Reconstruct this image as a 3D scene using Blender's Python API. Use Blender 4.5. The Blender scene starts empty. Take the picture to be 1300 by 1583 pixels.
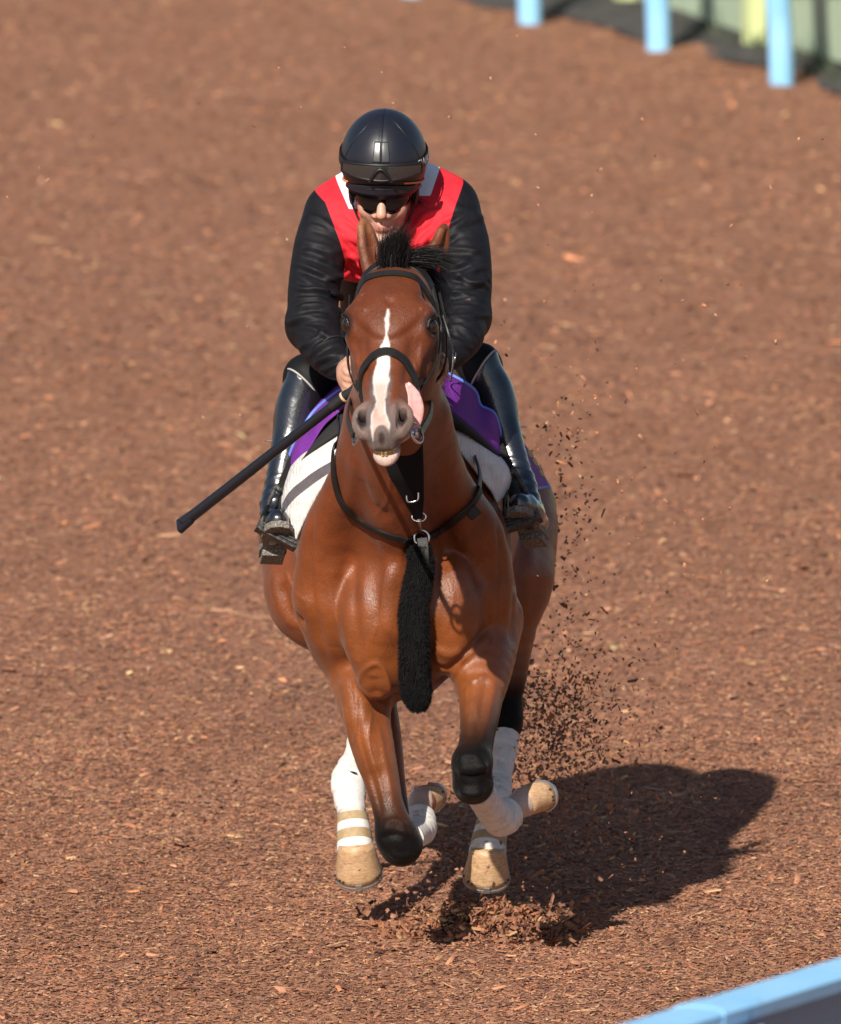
import bpy, bmesh, math, random
import numpy as np
from mathutils import Vector, Matrix
from mathutils.bvhtree import BVHTree

random.seed(7)
rng = np.random.default_rng(11)
scene = bpy.context.scene
COL = scene.collection

# ------------------------------------------------------------------ camera
CAM_D = 36.0                      # metres from lens to the horse
PITCH = math.radians(8.0)        # looking down from the stand
AIM = np.array([0.0, 0.3, 1.161])
FWD = np.array([0.0, math.cos(PITCH), -math.sin(PITCH)])
UPV = np.array([0.0, math.sin(PITCH), math.cos(PITCH)])
CAM = AIM - CAM_D * FWD
FPX = 600.0 * CAM_D               # focal length in pixels of a 1300 px wide frame
cam = bpy.data.cameras.new('camera')
cam.sensor_fit = 'HORIZONTAL'
cam.sensor_width = 36.0
cam.lens = FPX / 1300.0 * 36.0
cam.clip_start = 0.5
cam.clip_end = 2000.0
cam.dof.use_dof = True
cam.dof.focus_distance = CAM_D - 0.25
cam.dof.aperture_fstop = 7.6
camo = bpy.data.objects.new('camera', cam)
camo.location = CAM
camo.rotation_euler = (math.pi / 2 - PITCH, 0, 0)
COL.objects.link(camo)
scene.camera = camo

# ------------------------------------------------------------------ light
SUN_TO = np.array([-0.44, -1.28, 1.0]); SUN_TO /= np.linalg.norm(SUN_TO)   # towards the sun
world = bpy.data.worlds.new('World'); scene.world = world; world.use_nodes = True
wn = world.node_tree.nodes
sky = wn.new('ShaderNodeTexSky'); sky.sky_type = 'NISHITA'; sky.sun_disc = False
sky.sun_elevation = math.asin(SUN_TO[2])
sky.sun_rotation = math.atan2(SUN_TO[0], SUN_TO[1])
wn['Background'].inputs['Strength'].default_value = 0.065
world.node_tree.links.new(sky.outputs[0], wn['Background'].inputs[0])
sun = bpy.data.lights.new('sun', 'SUN'); sun.energy = 5.0; sun.angle = math.radians(0.5)
sun.color = (1.0, 0.93, 0.82)
suno = bpy.data.objects.new('sun', sun); COL.objects.link(suno)
suno.rotation_euler = Vector(SUN_TO).to_track_quat('Z', 'Y').to_euler()
scene.view_settings.view_transform = 'Standard'
scene.view_settings.look = 'None'
scene.view_settings.exposure = 0.36
scene.view_settings.gamma = 1.0

# ------------------------------------------------------------------ helpers
def W(px, py, Y):
    """world point on the depth plane Y that the photograph shows at (px, py)"""
    d = np.array([(px - 650.0) / FPX, 0, 0]) + UPV * ((791.5 - py) / FPX) + FWD
    t = (Y - CAM[1]) / d[1]
    return CAM + d * t
def G(px, py, z=0.0):
    d = np.array([(px - 650.0) / FPX, 0, 0]) + UPV * ((791.5 - py) / FPX) + FWD
    t = (z - CAM[2]) / d[2]
    return CAM + d * t
def R(px): return px / 600.0
def nrm(v):
    v = np.asarray(v, float); return v / np.linalg.norm(v)

def tag(o, label=None, cat=None, group=None, kind=None):
    if label: o['label'] = label
    if cat: o['category'] = cat
    if group: o['group'] = group
    if kind: o['kind'] = kind
    return o
def empty(name, loc=(0, 0, 0)):
    o = bpy.data.objects.new(name, None); o.location = [float(c) for c in loc]; COL.objects.link(o)
    o.empty_display_size = 0.1
    return o
def mesh_obj(name, verts, faces, mat=None, parent=None, smooth=True):
    """ONE mesh object; verts are world coordinates"""
    me = bpy.data.meshes.new(name)
    verts = np.asarray(verts, np.float32)
    if isinstance(faces, np.ndarray):
        n, k = faces.shape
        me.vertices.add(len(verts)); me.vertices.foreach_set('co', verts.ravel())
        me.loops.add(n * k); me.loops.foreach_set('vertex_index', faces.astype(np.int32).ravel())
        me.polygons.add(n); me.polygons.foreach_set('loop_start', (np.arange(n) * k).astype(np.int32))
        me.update(calc_edges=True)
    else:
        me.from_pydata(verts.tolist(), [], faces)
    if smooth:
        me.polygons.foreach_set('use_smooth', np.ones(len(me.polygons), bool))
    me.update()
    if mat: me.materials.append(mat)
    o = bpy.data.objects.new(name, me); COL.objects.link(o)
    if parent is not None:
        o.parent = parent
        o.matrix_parent_inverse = Matrix.Translation(-Vector(parent.location))
    return o
def set_col(o, name, arr):
    a = o.data.attributes.new(name, 'FLOAT_COLOR', 'POINT')
    arr = np.asarray(arr, np.float32)
    if arr.shape[1] == 3: arr = np.concatenate([arr, np.ones((len(arr), 1), np.float32)], 1)
    a.data.foreach_set('color', arr.ravel())
def set_f(o, name, arr):
    a = o.data.attributes.new(name, 'FLOAT', 'POINT')
    a.data.foreach_set('value', np.asarray(arr, np.float32).ravel())
def sstep(a, b, x):
    t = np.clip((x - a) / (b - a), 0, 1); return t * t * (3 - 2 * t)
def mixc(c, m, col):
    return c * (1 - m[:, None]) + np.asarray(col)[None, :] * m[:, None]

# ---- node material helper
class Mat:
    def __init__(s, name, color=(.5, .5, .5), rough=.5, **kw):
        s.m = bpy.data.materials.new(name); s.m.use_nodes = True
        s.t = s.m.node_tree; s.n = s.t.nodes; s.b = s.n['Principled BSDF']
        s.b.inputs['Base Color'].default_value = (*color, 1); s.b.inputs['Roughness'].default_value = rough
        for k, v in kw.items(): s.b.inputs[k].default_value = v
    def node(s, typ, **kw):
        n = s.n.new(typ)
        for k, v in kw.items():
            if hasattr(n, k) and not k[0].isupper(): setattr(n, k, v)
            else: n.inputs[k.replace('_', ' ')].default_value = v
        return n
    def link(s, a, b): s.t.links.new(a, b)
    def coord(s, kind='Object'):
        return s.node('ShaderNodeTexCoord').outputs[kind]
    def noise(s, scale, detail=4, rough=.55, vec=None, dist=0):
        n = s.node('ShaderNodeTexNoise'); n.inputs['Scale'].default_value = scale
        n.inputs['Detail'].default_value = detail; n.inputs['Roughness'].default_value = rough
        n.inputs['Distortion'].default_value = dist
        s.link(vec if vec is not None else s.coord(), n.inputs['Vector'])
        return n.outputs['Fac']
    def scaled(s, sc, kind='Object'):
        mp = s.node('ShaderNodeMapping'); mp.inputs['Scale'].default_value = sc
        s.link(s.coord(kind), mp.inputs['Vector']); return mp.outputs[0]
    def ramp(s, fac, stops):
        r = s.node('ShaderNodeValToRGB'); e = r.color_ramp.elements
        while len(e) < len(stops): e.new(.5)
        for el, (p, c) in zip(e, stops):
            el.position = p; el.color = (*c, 1) if len(c) == 3 else c
        s.link(fac, r.inputs[0]); return r.outputs[0]
    def mix(s, fac, a, b, mode='MIX'):
        m = s.node('ShaderNodeMix'); m.data_type = 'RGBA'; m.blend_type = mode
        for sock, v in ((m.inputs[0], fac), (m.inputs[6], a), (m.inputs[7], b)):
            if isinstance(v, (int, float)): sock.default_value = v
            elif isinstance(v, tuple): sock.default_value = (*v, 1) if len(v) == 3 else v
            else: s.link(v, sock)
        return m.outputs[2]
    def math(s, op, a, b=0.0):
        m = s.node('ShaderNodeMath'); m.operation = op
        for i, v in enumerate((a, b)):
            if isinstance(v, (int, float)): m.inputs[i].default_value = v
            else: s.link(v, m.inputs[i])
        return m.outputs[0]
    def attr(s, name):
        a = s.node('ShaderNodeAttribute'); a.attribute_name = name; return a
    def bump(s, h, strength=.3, dist=.002, prev=None):
        b = s.node('ShaderNodeBump'); b.inputs['Strength'].default_value = strength
        b.inputs['Distance'].default_value = dist
        s.link(h, b.inputs['Height'])
        if prev is not None: s.link(prev, b.inputs['Normal'])
        s.link(b.outputs[0], s.b.inputs['Normal']); return b.outputs[0]
    def base(s, c): s.link(c, s.b.inputs['Base Color'])
    def rough(s, c): s.link(c, s.b.inputs['Roughness'])

# ------------------------------------------------------------------ smooth solid modelling
# bodies are modelled as distance fields (muscles, bones blended smoothly) and skinned to ONE mesh
class Field:
    def __init__(s, xs, ys, zs):
        s.a = [np.asarray(v, np.float32) for v in (xs, ys, zs)]
        s.F = np.full([len(v) for v in s.a], 1.0, np.float32)
    def _sub(s, lo, hi):
        sl = []
        for v, l, h in zip(s.a, lo, hi):
            i = max(0, int(np.searchsorted(v, l)) - 1); j = min(len(v), int(np.searchsorted(v, h)) + 1)
            if j <= i: return None
            sl.append(slice(i, j))
        return tuple(sl)
    def put(s, prim, k=.02, sub=False):
        fn, lo, hi = prim
        m = k + .02
        sl = s._sub(np.asarray(lo) - m, np.asarray(hi) + m)
        if sl is None: return
        X = s.a[0][sl[0]][:, None, None]; Y = s.a[1][sl[1]][None, :, None]; Z = s.a[2][sl[2]][None, None, :]
        d = fn(X, Y, Z).astype(np.float32)
        f = s.F[sl]
        if sub:
            h = np.clip(.5 - .5 * (f + d) / k, 0, 1)
            s.F[sl] = f * (1 - h) - d * h + k * h * (1 - h)
        else:
            h = np.clip(.5 + .5 * (f - d) / k, 0, 1)
            s.F[sl] = f * (1 - h) + d * h - k * h * (1 - h)
    def bumpf(s, fn, lo, hi):
        sl = s._sub(lo, hi)
        X = s.a[0][sl[0]][:, None, None]; Y = s.a[1][sl[1]][None, :, None]; Z = s.a[2][sl[2]][None, None, :]
        s.F[sl] += fn(X, Y, Z).astype(np.float32)
    def mesh(s, smooth=2):
        F = s.F; I = F < 0
        nx, ny, nz = F.shape
        cnt = np.zeros((nx - 1, ny - 1, nz - 1), np.uint8)
        for a in (0, 1):
            for b in (0, 1):
                for c in (0, 1):
                    cnt += I[a:nx - 1 + a, b:ny - 1 + b, c:nz - 1 + c]
        act = np.argwhere((cnt > 0) & (cnt < 8))
        idx = np.full(cnt.shape, -1, np.int32)
        idx[act[:, 0], act[:, 1], act[:, 2]] = np.arange(len(act))
        acc = np.zeros((len(act), 3)); num = np.zeros(len(act))
        cor = [(a, b, c) for a in (0, 1) for b in (0, 1) for c in (0, 1)]
        vals = {c: F[act[:, 0] + c[0], act[:, 1] + c[1], act[:, 2] + c[2]].astype(np.float64) for c in cor}
        for c in cor:
            for ax in range(3):
                if c[ax]: continue
                e = list(c); e[ax] = 1; e = tuple(e)
                v0, v1 = vals[c], vals[e]
                m = (v0 < 0) != (v1 < 0)
                t = np.where(m, v0 / np.where(m, v0 - v1, 1), 0)
                for q in range(3):
                    base = s.a[q][act[:, q] + c[q]].astype(np.float64)
                    if q == ax: base = base + t * (s.a[q][act[:, q] + 1] - s.a[q][act[:, q]])
                    acc[:, q] += np.where(m, base, 0)
                num += m
        V = acc / num[:, None]
        quads = []
        for ax in range(3):
            A = [slice(None)] * 3; B = [slice(None)] * 3
            A[ax] = slice(0, -1); B[ax] = slice(1, None)
            ch = I[tuple(A)] != I[tuple(B)]
            p, q = [(1, 2), (2, 0), (0, 1)][ax]
            E = np.argwhere(ch)
            E = E[(E[:, p] > 0) & (E[:, q] > 0) & (E[:, p] < F.shape[p] - 1) & (E[:, q] < F.shape[q] - 1)]
            ins = I[E[:, 0], E[:, 1], E[:, 2]]
            def cell(dp, dq):
                C = E.copy(); C[:, p] += dp; C[:, q] += dq
                return idx[C[:, 0], C[:, 1], C[:, 2]]
            Q = np.stack([cell(-1, -1), cell(0, -1), cell(0, 0), cell(-1, 0)], 1)
            Q[~ins] = Q[~ins][:, ::-1]
            quads.append(Q)
        Q = np.concatenate(quads)
        Q = Q[(Q >= 0).all(1)]
        for _ in range(smooth):
            S = np.zeros_like(V); C = np.zeros(len(V))
            for a, b in ((0, 1), (1, 2), (2, 3), (3, 0)):
                for q in range(3):
                    S[:, q] += np.bincount(Q[:, a], V[Q[:, b], q], len(V)) + np.bincount(Q[:, b], V[Q[:, a], q], len(V))
                C += np.bincount(Q[:, a], minlength=len(V)) + np.bincount(Q[:, b], minlength=len(V))
            V = V * .5 + .5 * S / np.maximum(C, 1)[:, None]
        return V, Q

def axis_grid(*segs):
    """segs: (start, end, step)"""
    out = []
    for a, b, h in segs:
        n = max(1, int(round((b - a) / h))); out.append(a + (b - a) * np.arange(n) / n)
    out.append(np.array([segs[-1][1]])); return np.concatenate(out)

def ell(c, r, rot=None):
    c = np.asarray(c, float); r = np.asarray(r, float) if np.ndim(r) else np.array([r] * 3, float)
    M = np.eye(3) if rot is None else np.asarray(rot)          # rows = local axes
    def fn(X, Y, Z):
        x, y, z = X - c[0], Y - c[1], Z - c[2]
        k0 = 0; k1 = 0
        for i in range(3):
            u = x * M[i, 0] + y * M[i, 1] + z * M[i, 2]
            k0 = k0 + (u / r[i]) ** 2; k1 = k1 + (u / r[i] ** 2) ** 2
        k0 = np.sqrt(k0); k1 = np.sqrt(k1) + 1e-9
        return k0 * (k0 - 1) / k1
    m = r.max(); 
    ext = np.sqrt(((M * r[:, None]) ** 2).sum(0))
    return fn, c - ext, c + ext
def chain(pts, rad, n=None, s=1.0, sub=4):
    """swept limb through pts with radii; n,s: scale of the section along the direction n"""
    P = np.asarray(pts, float); r = np.asarray(rad, float)
    if len(P) > 2 and sub > 1:
        t = np.arange(len(P)); tt = np.linspace(0, len(P) - 1, (len(P) - 1) * sub + 1)
        P2 = []
        for u in tt:
            i = min(int(u), len(P) - 2); f = u - i
            p0, p1, p2, p3 = P[max(i - 1, 0)], P[i], P[i + 1], P[min(i + 2, len(P) - 1)]
            P2.append(.5 * ((2 * p1) + (p2 - p0) * f + (2 * p0 - 5 * p1 + 4 * p2 - p3) * f * f + (3 * p1 - p0 - 3 * p2 + p3) * f ** 3))
        r = np.interp(tt, t, r); ss = np.interp(tt, t, np.broadcast_to(s, len(P)).astype(float)); P = np.array(P2)
    else: ss = np.broadcast_to(s, len(P)).astype(float)
    nn = None if n is None else nrm(n)
    def fn(X, Y, Z):
        best = None
        for i in range(len(P) - 1):
            a, ba = P[i], P[i + 1] - P[i]; L = max((ba ** 2).sum(), 1e-12)
            x, y, z = X - a[0], Y - a[1], Z - a[2]
            h = np.clip((x * ba[0] + y * ba[1] + z * ba[2]) / L, 0, 1)
            x = x - h * ba[0]; y = y - h * ba[1]; z = z - h * ba[2]
            d2 = x * x + y * y + z * z
            rr = r[i] + (r[i + 1] - r[i]) * h
            if nn is not None:
                c = x * nn[0] + y * nn[1] + z * nn[2]
                sc = ss[i] + (ss[i + 1] - ss[i]) * h
                d2 = d2 + c * c * (1 / sc ** 2 - 1)
            d = np.sqrt(np.maximum(d2, 0)) - rr
            best = d if best is None else np.minimum(best, d)
        return best
    m = (r * np.maximum(ss, 1)).max()
    return fn, P.min(0) - m, P.max(0) + m
def cone(a, b, ra, rb, n=None, s=1.0): return chain([a, b], [ra, rb], n, s, 1)
def smooth_interp(x, xp, fp):
    """monotone-ish cubic through stations"""
    xp = np.asarray(xp, float); fp = np.asarray(fp, float)
    m = np.gradient(fp, xp)
    xc = np.clip(x, xp[0], xp[-1]); i = np.clip(np.searchsorted(xp, xc) - 1, 0, len(xp) - 2)
    h = xp[i + 1] - xp[i]; t = (xc - xp[i]) / h
    return ((1 + 2 * t) * (1 - t) ** 2 * fp[i] + t * (1 - t) ** 2 * h * m[i] + t * t * (3 - 2 * t) * fp[i + 1] + t * t * (t - 1) * h * m[i + 1])
def noise3(P, scale, seed=0):
    """cheap smooth value noise at points (any broadcastable arrays)"""
    X, Y, Z = P
    r = np.random.default_rng(seed); out = 0
    for _ in range(6):
        d = r.normal(size=3); d /= np.linalg.norm(d); f = scale * r.uniform(.6, 1.5); ph = r.uniform(0, 6.28)
        out = out + np.sin(f * (X * d[0] + Y * d[1] + Z * d[2]) + ph + 1.3 * np.sin(f * .7 * (X * d[1] - Y * d[2] + Z * d[0]) + ph * 2))
    return out / 6
# ================================================================== GROUND
DIG = G(748, 1440)                                # where the hind foot has just torn the surface
def gh(x, y):
    """height of the woodchip surface"""
    z = .012 * np.sin(x * 5.1 + 1.9 * np.sin(y * 1.1)) * np.sin(y * 3.3 + 1.2 * np.sin(x * 2.7)) + .010 * np.sin(x * 2.1 + .7 * np.sin(y * 1.3)) * np.cos(y * 1.7 + .5) + .006 * np.sin(x * 7.3 + y * 3.1) * np.sin(y * 6.1 - x * 2.0) + .004 * np.sin(x * 17 + 2 * np.sin(y * 9)) * np.sin(y * 15 + x * 5)
    fade = np.clip(1.2 - np.abs(y - 3) / 40, 0, 1) * np.clip(1.2 - np.abs(x) / 30, 0, 1)
    z = z * fade
    d2 = ((x - DIG[0]) / .17) ** 2 + ((y - DIG[1]) / .22) ** 2
    z = z + .030 * np.exp(-d2 * 2.5) + .022 * np.sin(x * 34 + 1) * np.sin(y * 30) * np.exp(-d2 * .9)
    d3 = ((x - DIG[0] + .17) / .07) ** 2 + ((y - DIG[1] + .02) / .12) ** 2
    z = z - .030 * np.exp(-d3)
    return z
def grow(lo, hi, step, far, ratio=1.35):
    c = list(np.arange(lo, hi + 1e-9, step)); s = step
    a, b = [], []
    p = lo
    while p > far[0]: s *= ratio; p -= s; a.append(p)
    s = step; p = c[-1]
    while p < far[1]: s *= ratio; p += s; b.append(p)
    return np.array(a[::-1] + c + b)
gx = grow(-3.0, 3.0, .05, (-400, 400)); gyv = grow(-2.5, 27.0, .05, (-80, 900), 1.2)
GX, GY = np.meshgrid(gx, gyv, indexing='ij'); GZ = gh(GX, GY)
nx_, ny_ = GX.shape; ii = (np.arange(nx_ - 1)[:, None] * ny_ + np.arange(ny_ - 1)[None, :]).ravel()
mg = Mat('woodchip_ground', (.25, .115, .074), .92)
mg.b.inputs['Specular IOR Level'].default_value = .2
n1 = mg.noise(55, 6, .7); n2 = mg.noise(6, 4, .6)
gc = mg.ramp(n1, [(.28, (.16, .072, .046)), (.45, (.280, .131, .080)), (.60, (.330, .158, .099)), (.78, (.45, .235, .145))])
gc = mg.mix(.5, gc, mg.mix(1.0, gc, mg.ramp(n2, [(.3, (.72, .70, .70)), (.7, (1.2, 1.2, 1.2))]), 'MULTIPLY'))
mg.base(gc); mg.bump(n1, .7, .02)
ground = mesh_obj('ground', np.stack([GX, GY, GZ], -1).reshape(-1, 3), np.stack([ii, ii + ny_, ii + ny_ + 1, ii + 1], 1), mg.m)
tag(ground, kind='structure')

# ---- loose woodchips lying on it: short ridged splinters, too many to count
def chips(n, pos, lng, wid, hgt, tilt, seed, cols=None):
    r = np.random.default_rng(seed)
    th = r.uniform(0, 2 * np.pi, n); L = lng * r.lognormal(0, .50, n); Wd = np.minimum(wid * r.lognormal(0, .48, n), L * .75); H = hgt * r.uniform(.5, 1.5, n)
    d = np.stack([np.cos(th), np.sin(th), r.normal(0, tilt, n)], 1); d /= np.linalg.norm(d, axis=1)[:, None]
    up = np.stack([r.normal(0, tilt, n), r.normal(0, tilt, n), np.ones(n)], 1)
    s = np.cross(up, d); s /= np.linalg.norm(s, axis=1)[:, None]; u = np.cross(d, s)
    L = L[:, None] / 2; Wd = Wd[:, None] / 2; H = H[:, None]; k = r.uniform(-.35, .35, (n, 1)); t = r.uniform(.35, 1.0, (n, 1))
    c = pos
    V = np.stack([c - d * L - s * Wd, c - d * L * .9 + s * Wd * t, c + d * L * t + s * Wd, c + d * L - s * Wd * t,
                  c - d * L * .85 + s * Wd * k + u * H, c + d * L * .85 + s * Wd * k + u * H * r.uniform(.5, 1.1, (n, 1))], 1).reshape(-1, 3)
    o = np.arange(n)[:, None] * 6
    T = np.concatenate([o + np.array([[0, 3, 5]]), o + np.array([[0, 5, 4]]), o + np.array([[1, 4, 5]]), o + np.array([[1, 5, 2]]), o + np.array([[0, 4, 1]]), o + np.array([[3, 2, 5]])])
    p = r.random(n); g = r.random((n, 1))
    base = np.array([.306, .143, .087]) * (.78 + .44 * g)
    pale = np.array([.52, .30, .155]) * (.75 + .5 * g); dark = np.array([.115, .052, .036]) * (.7 + .8 * g); rust = np.array([.38, .155, .078]) * (.8 + .5 * g); grey = np.array([.315, .168, .110]) * (.8 + .5 * g)
    C = np.where((p < .07)[:, None], pale, np.where((p < .19)[:, None], dark, np.where((p < .36)[:, None], rust, np.where((p < .52)[:, None], grey, base))))
    C = C * (1 + .16 * noise3((pos[:, 0], pos[:, 1] * .6, pos[:, 2] * 0), 5.0, 51) + .10 * noise3((pos[:, 0], pos[:, 1] * .5, pos[:, 2] * 0), 14.0, 52))[:, None]      # damp and dry patches
    if cols is not None: C = C * cols
    return V, T, np.repeat(C, 6, axis=0)
mch = Mat('woodchips', (.3, .14, .09), .85); mch.b.inputs['Specular IOR Level'].default_value = .25
ca = mch.attr('tint').outputs['Color']
mch.base(mch.mix(.5, ca, mch.mix(1.0, ca, mch.ramp(mch.noise(240, 3), [(.3, (.6, .6, .6)), (.7, (1.3, 1.3, 1.3))]), 'MULTIPLY')))
M_CHIP = mch.m
def scatter(n, x0, x1, y0, y1, seed, lift):
    r = np.random.default_rng(seed)
    y = r.uniform(y0, y1, n); sc = (y + 35.0) / 35.0
    x = r.uniform(x0, x1, n) * sc
    return np.stack([x, y, gh(x, y) + r.uniform(-.001, lift, n)], 1)
A1 = chips(150000, scatter(150000, -1.45, 1.45, -1.7, 4.2, 1, .006), .0150, .0055, .0019, .17, 2)
A2 = chips(76000, scatter(76000, -1.5, 1.5, 4.2, 12.0, 3, .006), .0175, .0072, .0020, .13, 4)
A3 = chips(36000, scatter(36000, -1.6, 1.6, 12.0, 27.0, 5, .008), .026, .011, .003, .12, 6)
# larger pale flakes here and there
A4 = chips(1500, scatter(1500, -1.5, 1.5, -1.7, 22, 7, .008), .030, .015, .005, .25, 8, np.array([1.5, 1.5, 1.45]))
# torn heap under the hind foot
r = np.random.default_rng(9); n = 3400
hx = DIG[0] + r.normal(0, .10, n); hy = DIG[1] + r.normal(0, .13, n)
A5 = chips(n, np.stack([hx, hy, gh(hx, hy) + np.abs(r.normal(0, .018, n))], 1), .020, .009, .005, .6, 10, np.array([.80, .76, .72]))
Vs, Ts, Cs = [], [], []; o = 0
for V, T, C in (A1, A2, A3, A4, A5):
    Vs.append(V); Ts.append(T + o); Cs.append(C); o += len(V)
wc = mesh_obj('woodchips', np.concatenate(Vs), np.concatenate(Ts), M_CHIP, None, smooth=False)
set_col(wc, 'tint', np.clip(np.concatenate(Cs), 0, .8))
tag(wc, 'brown woodchips covering the whole training track', 'woodchips', kind='stuff')

# ---- chips thrown up behind the horse
r = np.random.default_rng(15)
def spray(n, c, sd, seed, lng, dark):
    q = np.random.default_rng(seed); p = np.asarray(c) + q.normal(size=(n, 3)) * np.asarray(sd)
    p[:, 2] = np.maximum(p[:, 2], .03)
    return chips(n, p, lng * q.lognormal(-.1, .15, n), lng * .8, lng * .55, 1.0, seed + 1, np.array([dark] * 3))
S = [spray(560, W(840, 1085, 1.6), (.075, .26, .065), 21, .0085, .85), spray(420, W(832, 1140, 1.5), (.10, .28, .08), 23, .0085, .85), spray(760, W(850, 1215, 1.5), (.10, .3, .07), 25, .0085, .9),
     spray(520, W(905, 1110, 1.7), (.13, .35, .12), 27, .007, .8), spray(420, W(880, 1260, 1.3), (.14, .25, .06), 41, .0085, .9), spray(170, W(880, 860, 1.8), (.045, .3, .20), 29, .009, .75), spray(90, W(874, 690, 1.8), (.05, .3, .12), 31, .009, .9),
     spray(130, W(930, 800, 1.8), (.25, .6, .45), 33, .009, 1.1), spray(80, W(600, 350, 1.5), (.55, .6, .5), 35, .008, 1.2), spray(320, W(760, 1350, .9), (.16, .2, .06), 37, .011, .8)]
Vs, Ts, Cs = [], [], []; o = 0
for V, T, C in S:
    Vs.append(V); Ts.append(T + o); Cs.append(C); o += len(V)
fc = mesh_obj('flying_woodchips', np.concatenate(Vs), np.concatenate(Ts), M_CHIP, None, smooth=False)
set_col(fc, 'tint', np.clip(np.concatenate(Cs), 0, .8))
tag(fc, 'dark spray of woodchips kicked up in the air behind the horse', 'woodchips', kind='stuff')
# ================================================================== HORSE
HX = -0.040                                     # the horse's midline
T0 = W(611, 424, -.46); M0 = W(589, 680, -.87)
HA = nrm(M0 - T0); HL = np.linalg.norm(M0 - T0)
HW = nrm(np.array([1, 0, 0]) - HA * HA[0]); HV = np.cross(HA, HW)
_y = math.radians(7)                            # the face is turned a little to the picture's left
HV, HW = HV * math.cos(_y) - HW * math.sin(_y), HW * math.cos(_y) + HV * math.sin(_y)
def hd(u, v, w): return T0 + HA * (u * HL) + HV * v + HW * w     # head-local to world
def head_local(V):
    q = V - T0
    return q @ HA / HL, q @ HV, q @ HW
HROT = np.stack([HW, HA, HV])

def build_horse_field():
    xs = axis_grid((-.46, -.17, .0055), (-.17, .075, .0036), (.075, .41, .0055))
    ys = axis_grid((-1.02, -.36, .0038), (-.36, .5, .0055), (.5, 1.72, .009))
    zs = axis_grid((.09, .66, .005), (.66, 1.36, .006), (1.36, 2.12, .0038))
    F = Field(xs, ys, zs)
    # ---- trunk: stations along the back
    st = np.array([-.02, .06, .18, .34, .55, .80, 1.05, 1.27, 1.44, 1.57])
    wa = [.05, .115, .165, .205, .25, .29, .305, .29, .24, .10]
    zt = [1.08, 1.19, 1.34, 1.50, 1.575, 1.56, 1.54, 1.58, 1.55, 1.38]
    zb = [.88, .775, .695, .68, .675, .68, .70, .80, .92, 1.07]
    def trunk(X, Y, Z):
        a = smooth_interp(Y, st, wa); t = smooth_interp(Y, st, zt); b = smooth_interp(Y, st, zb)
        c = (t + b) / 2; h = (t - b) / 2
        v = (Z - c) / h
        aa = a * (1 - .30 * np.clip(v, 0, 1.2) ** 2)
        q = (np.abs((X - HX) / aa) ** 2.2 + np.abs(v) ** 2.2) ** (1 / 2.2)
        d = (q - 1) * np.minimum(a, h)
        return np.maximum(d, np.maximum(st[0] - Y, Y - st[-1]))
    F.put((trunk, (-.4, -.03, .66), (.33, 1.68, 1.64)), .03)
    # ---- neck: wide in profile, slim seen from the front
    F.put(chain([W(622, 860, .30), W(618, 760, .10), W(614, 655, -.12), W(612, 540, -.32), W(612, 460, -.42)],
                [.20, .165, .150, .125, .095], n=(1, 0, 0), s=[1.0, .86, .80, .80, .85]), .05)
    # crest
    F.put(chain([W(620, 640, .42), W(616, 560, .10), W(614, 470, -.20), W(612, 425, -.40)], [.06, .06, .055, .05], n=(1, 0, 0), s=.8), .06)
    # neck muscles running down to the points of the shoulders
    for s, pts in ((-1, [(566, 640, -.16), (543, 740, .0), (508, 830, .12), (500, 920, .16)]),
                   (1, [(664, 640, -.16), (690, 740, .0), (738, 830, .12), (748, 920, .16)])):
        F.put(chain([W(*p) for p in pts], [.050, .058, .072, .08]), .05)
    # windpipe line
    F.put(chain([W(606, 620, -.30), W(612, 720, -.13), W(622, 820, .02)], [.06, .058, .055]), .05)
    # ---- shoulders
    for cx, tilt in ((525, -1), (727, 1)):
        F.put(chain([W(cx - tilt * 22, 760, .42), W(cx, 860, .27), W(cx - tilt * 6, 945, .20)], [.062, .100, .105]), .06)
    F.put(ell(W(520, 950, .28), (.088, .17, .15)), .05)
    F.put(ell(W(733, 950, .28), (.085, .17, .15)), .05)
    F.put(ell(W(497, 880, .34), (.055, .14, .17)), .04)      # triceps edge
    F.put(ell(W(757, 880, .34), (.050, .14, .17)), .04)
    # ---- breast muscles
    F.put(ell(W(578, 960, .07), (.085, .090, .155)), .028)
    F.put(ell(W(698, 945, .07), (.078, .090, .145)), .028)
    F.put(ell(W(585, 1035, .09), (.060, .085, .078)), .016)
    F.put(ell(W(690, 1000, .09), (.060, .085, .070)), .016)
    F.put(ell(W(640, 1010, .12), (.070, .09, .10)), .04)
    F.put(chain([W(638, 800, -.01), W(640, 900, -.035), W(640, 1010, -.015)], [.012, .014, .012]), .03, True)   # midline furrow
    F.bumpf(lambda X, Y, Z: .0022 * noise3((X, Y, Z), 34, 17) + .0012 * noise3((X, Y, Z), 80, 18), (-.4, -.3, .5), (.36, 1.7, 1.5))
    # ---- quarters and stifles
    F.put(chain([W(705, 735, 1.38), W(770, 790, 1.36), W(772, 890, 1.22)], [R(92), R(93), R(84)]), .06)
    F.put(chain([W(772, 900, 1.20), W(777, 1000, 1.16), W(781, 1075, 1.13), W(782, 1115, 1.12)], [R(76), R(47), R(28), R(23)]), .05)
    F.put(chain([W(560, 735, 1.38), W(495, 800, 1.34), W(497, 890, 1.20)], [R(92), R(97), R(92)]), .06)
    F.put(ell(W(500, 925, 1.15), (R(86), .12, R(80))), .05)
    F.put(chain([W(515, 930, 1.18), W(556, 1010, 1.14), W(566, 1075, 1.12), W(567, 1110, 1.12)], [R(76), R(44), R(28), R(23)]), .05)
    F.put(ell(W(640, 700, 1.3), (.20, .25, .12)), .08)
    F.put(chain([W(438, 905, .95), W(452, 950, .98), W(478, 985, 1.0)], [.006, .012, .006]), .03, True)   # flank fold
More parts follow.
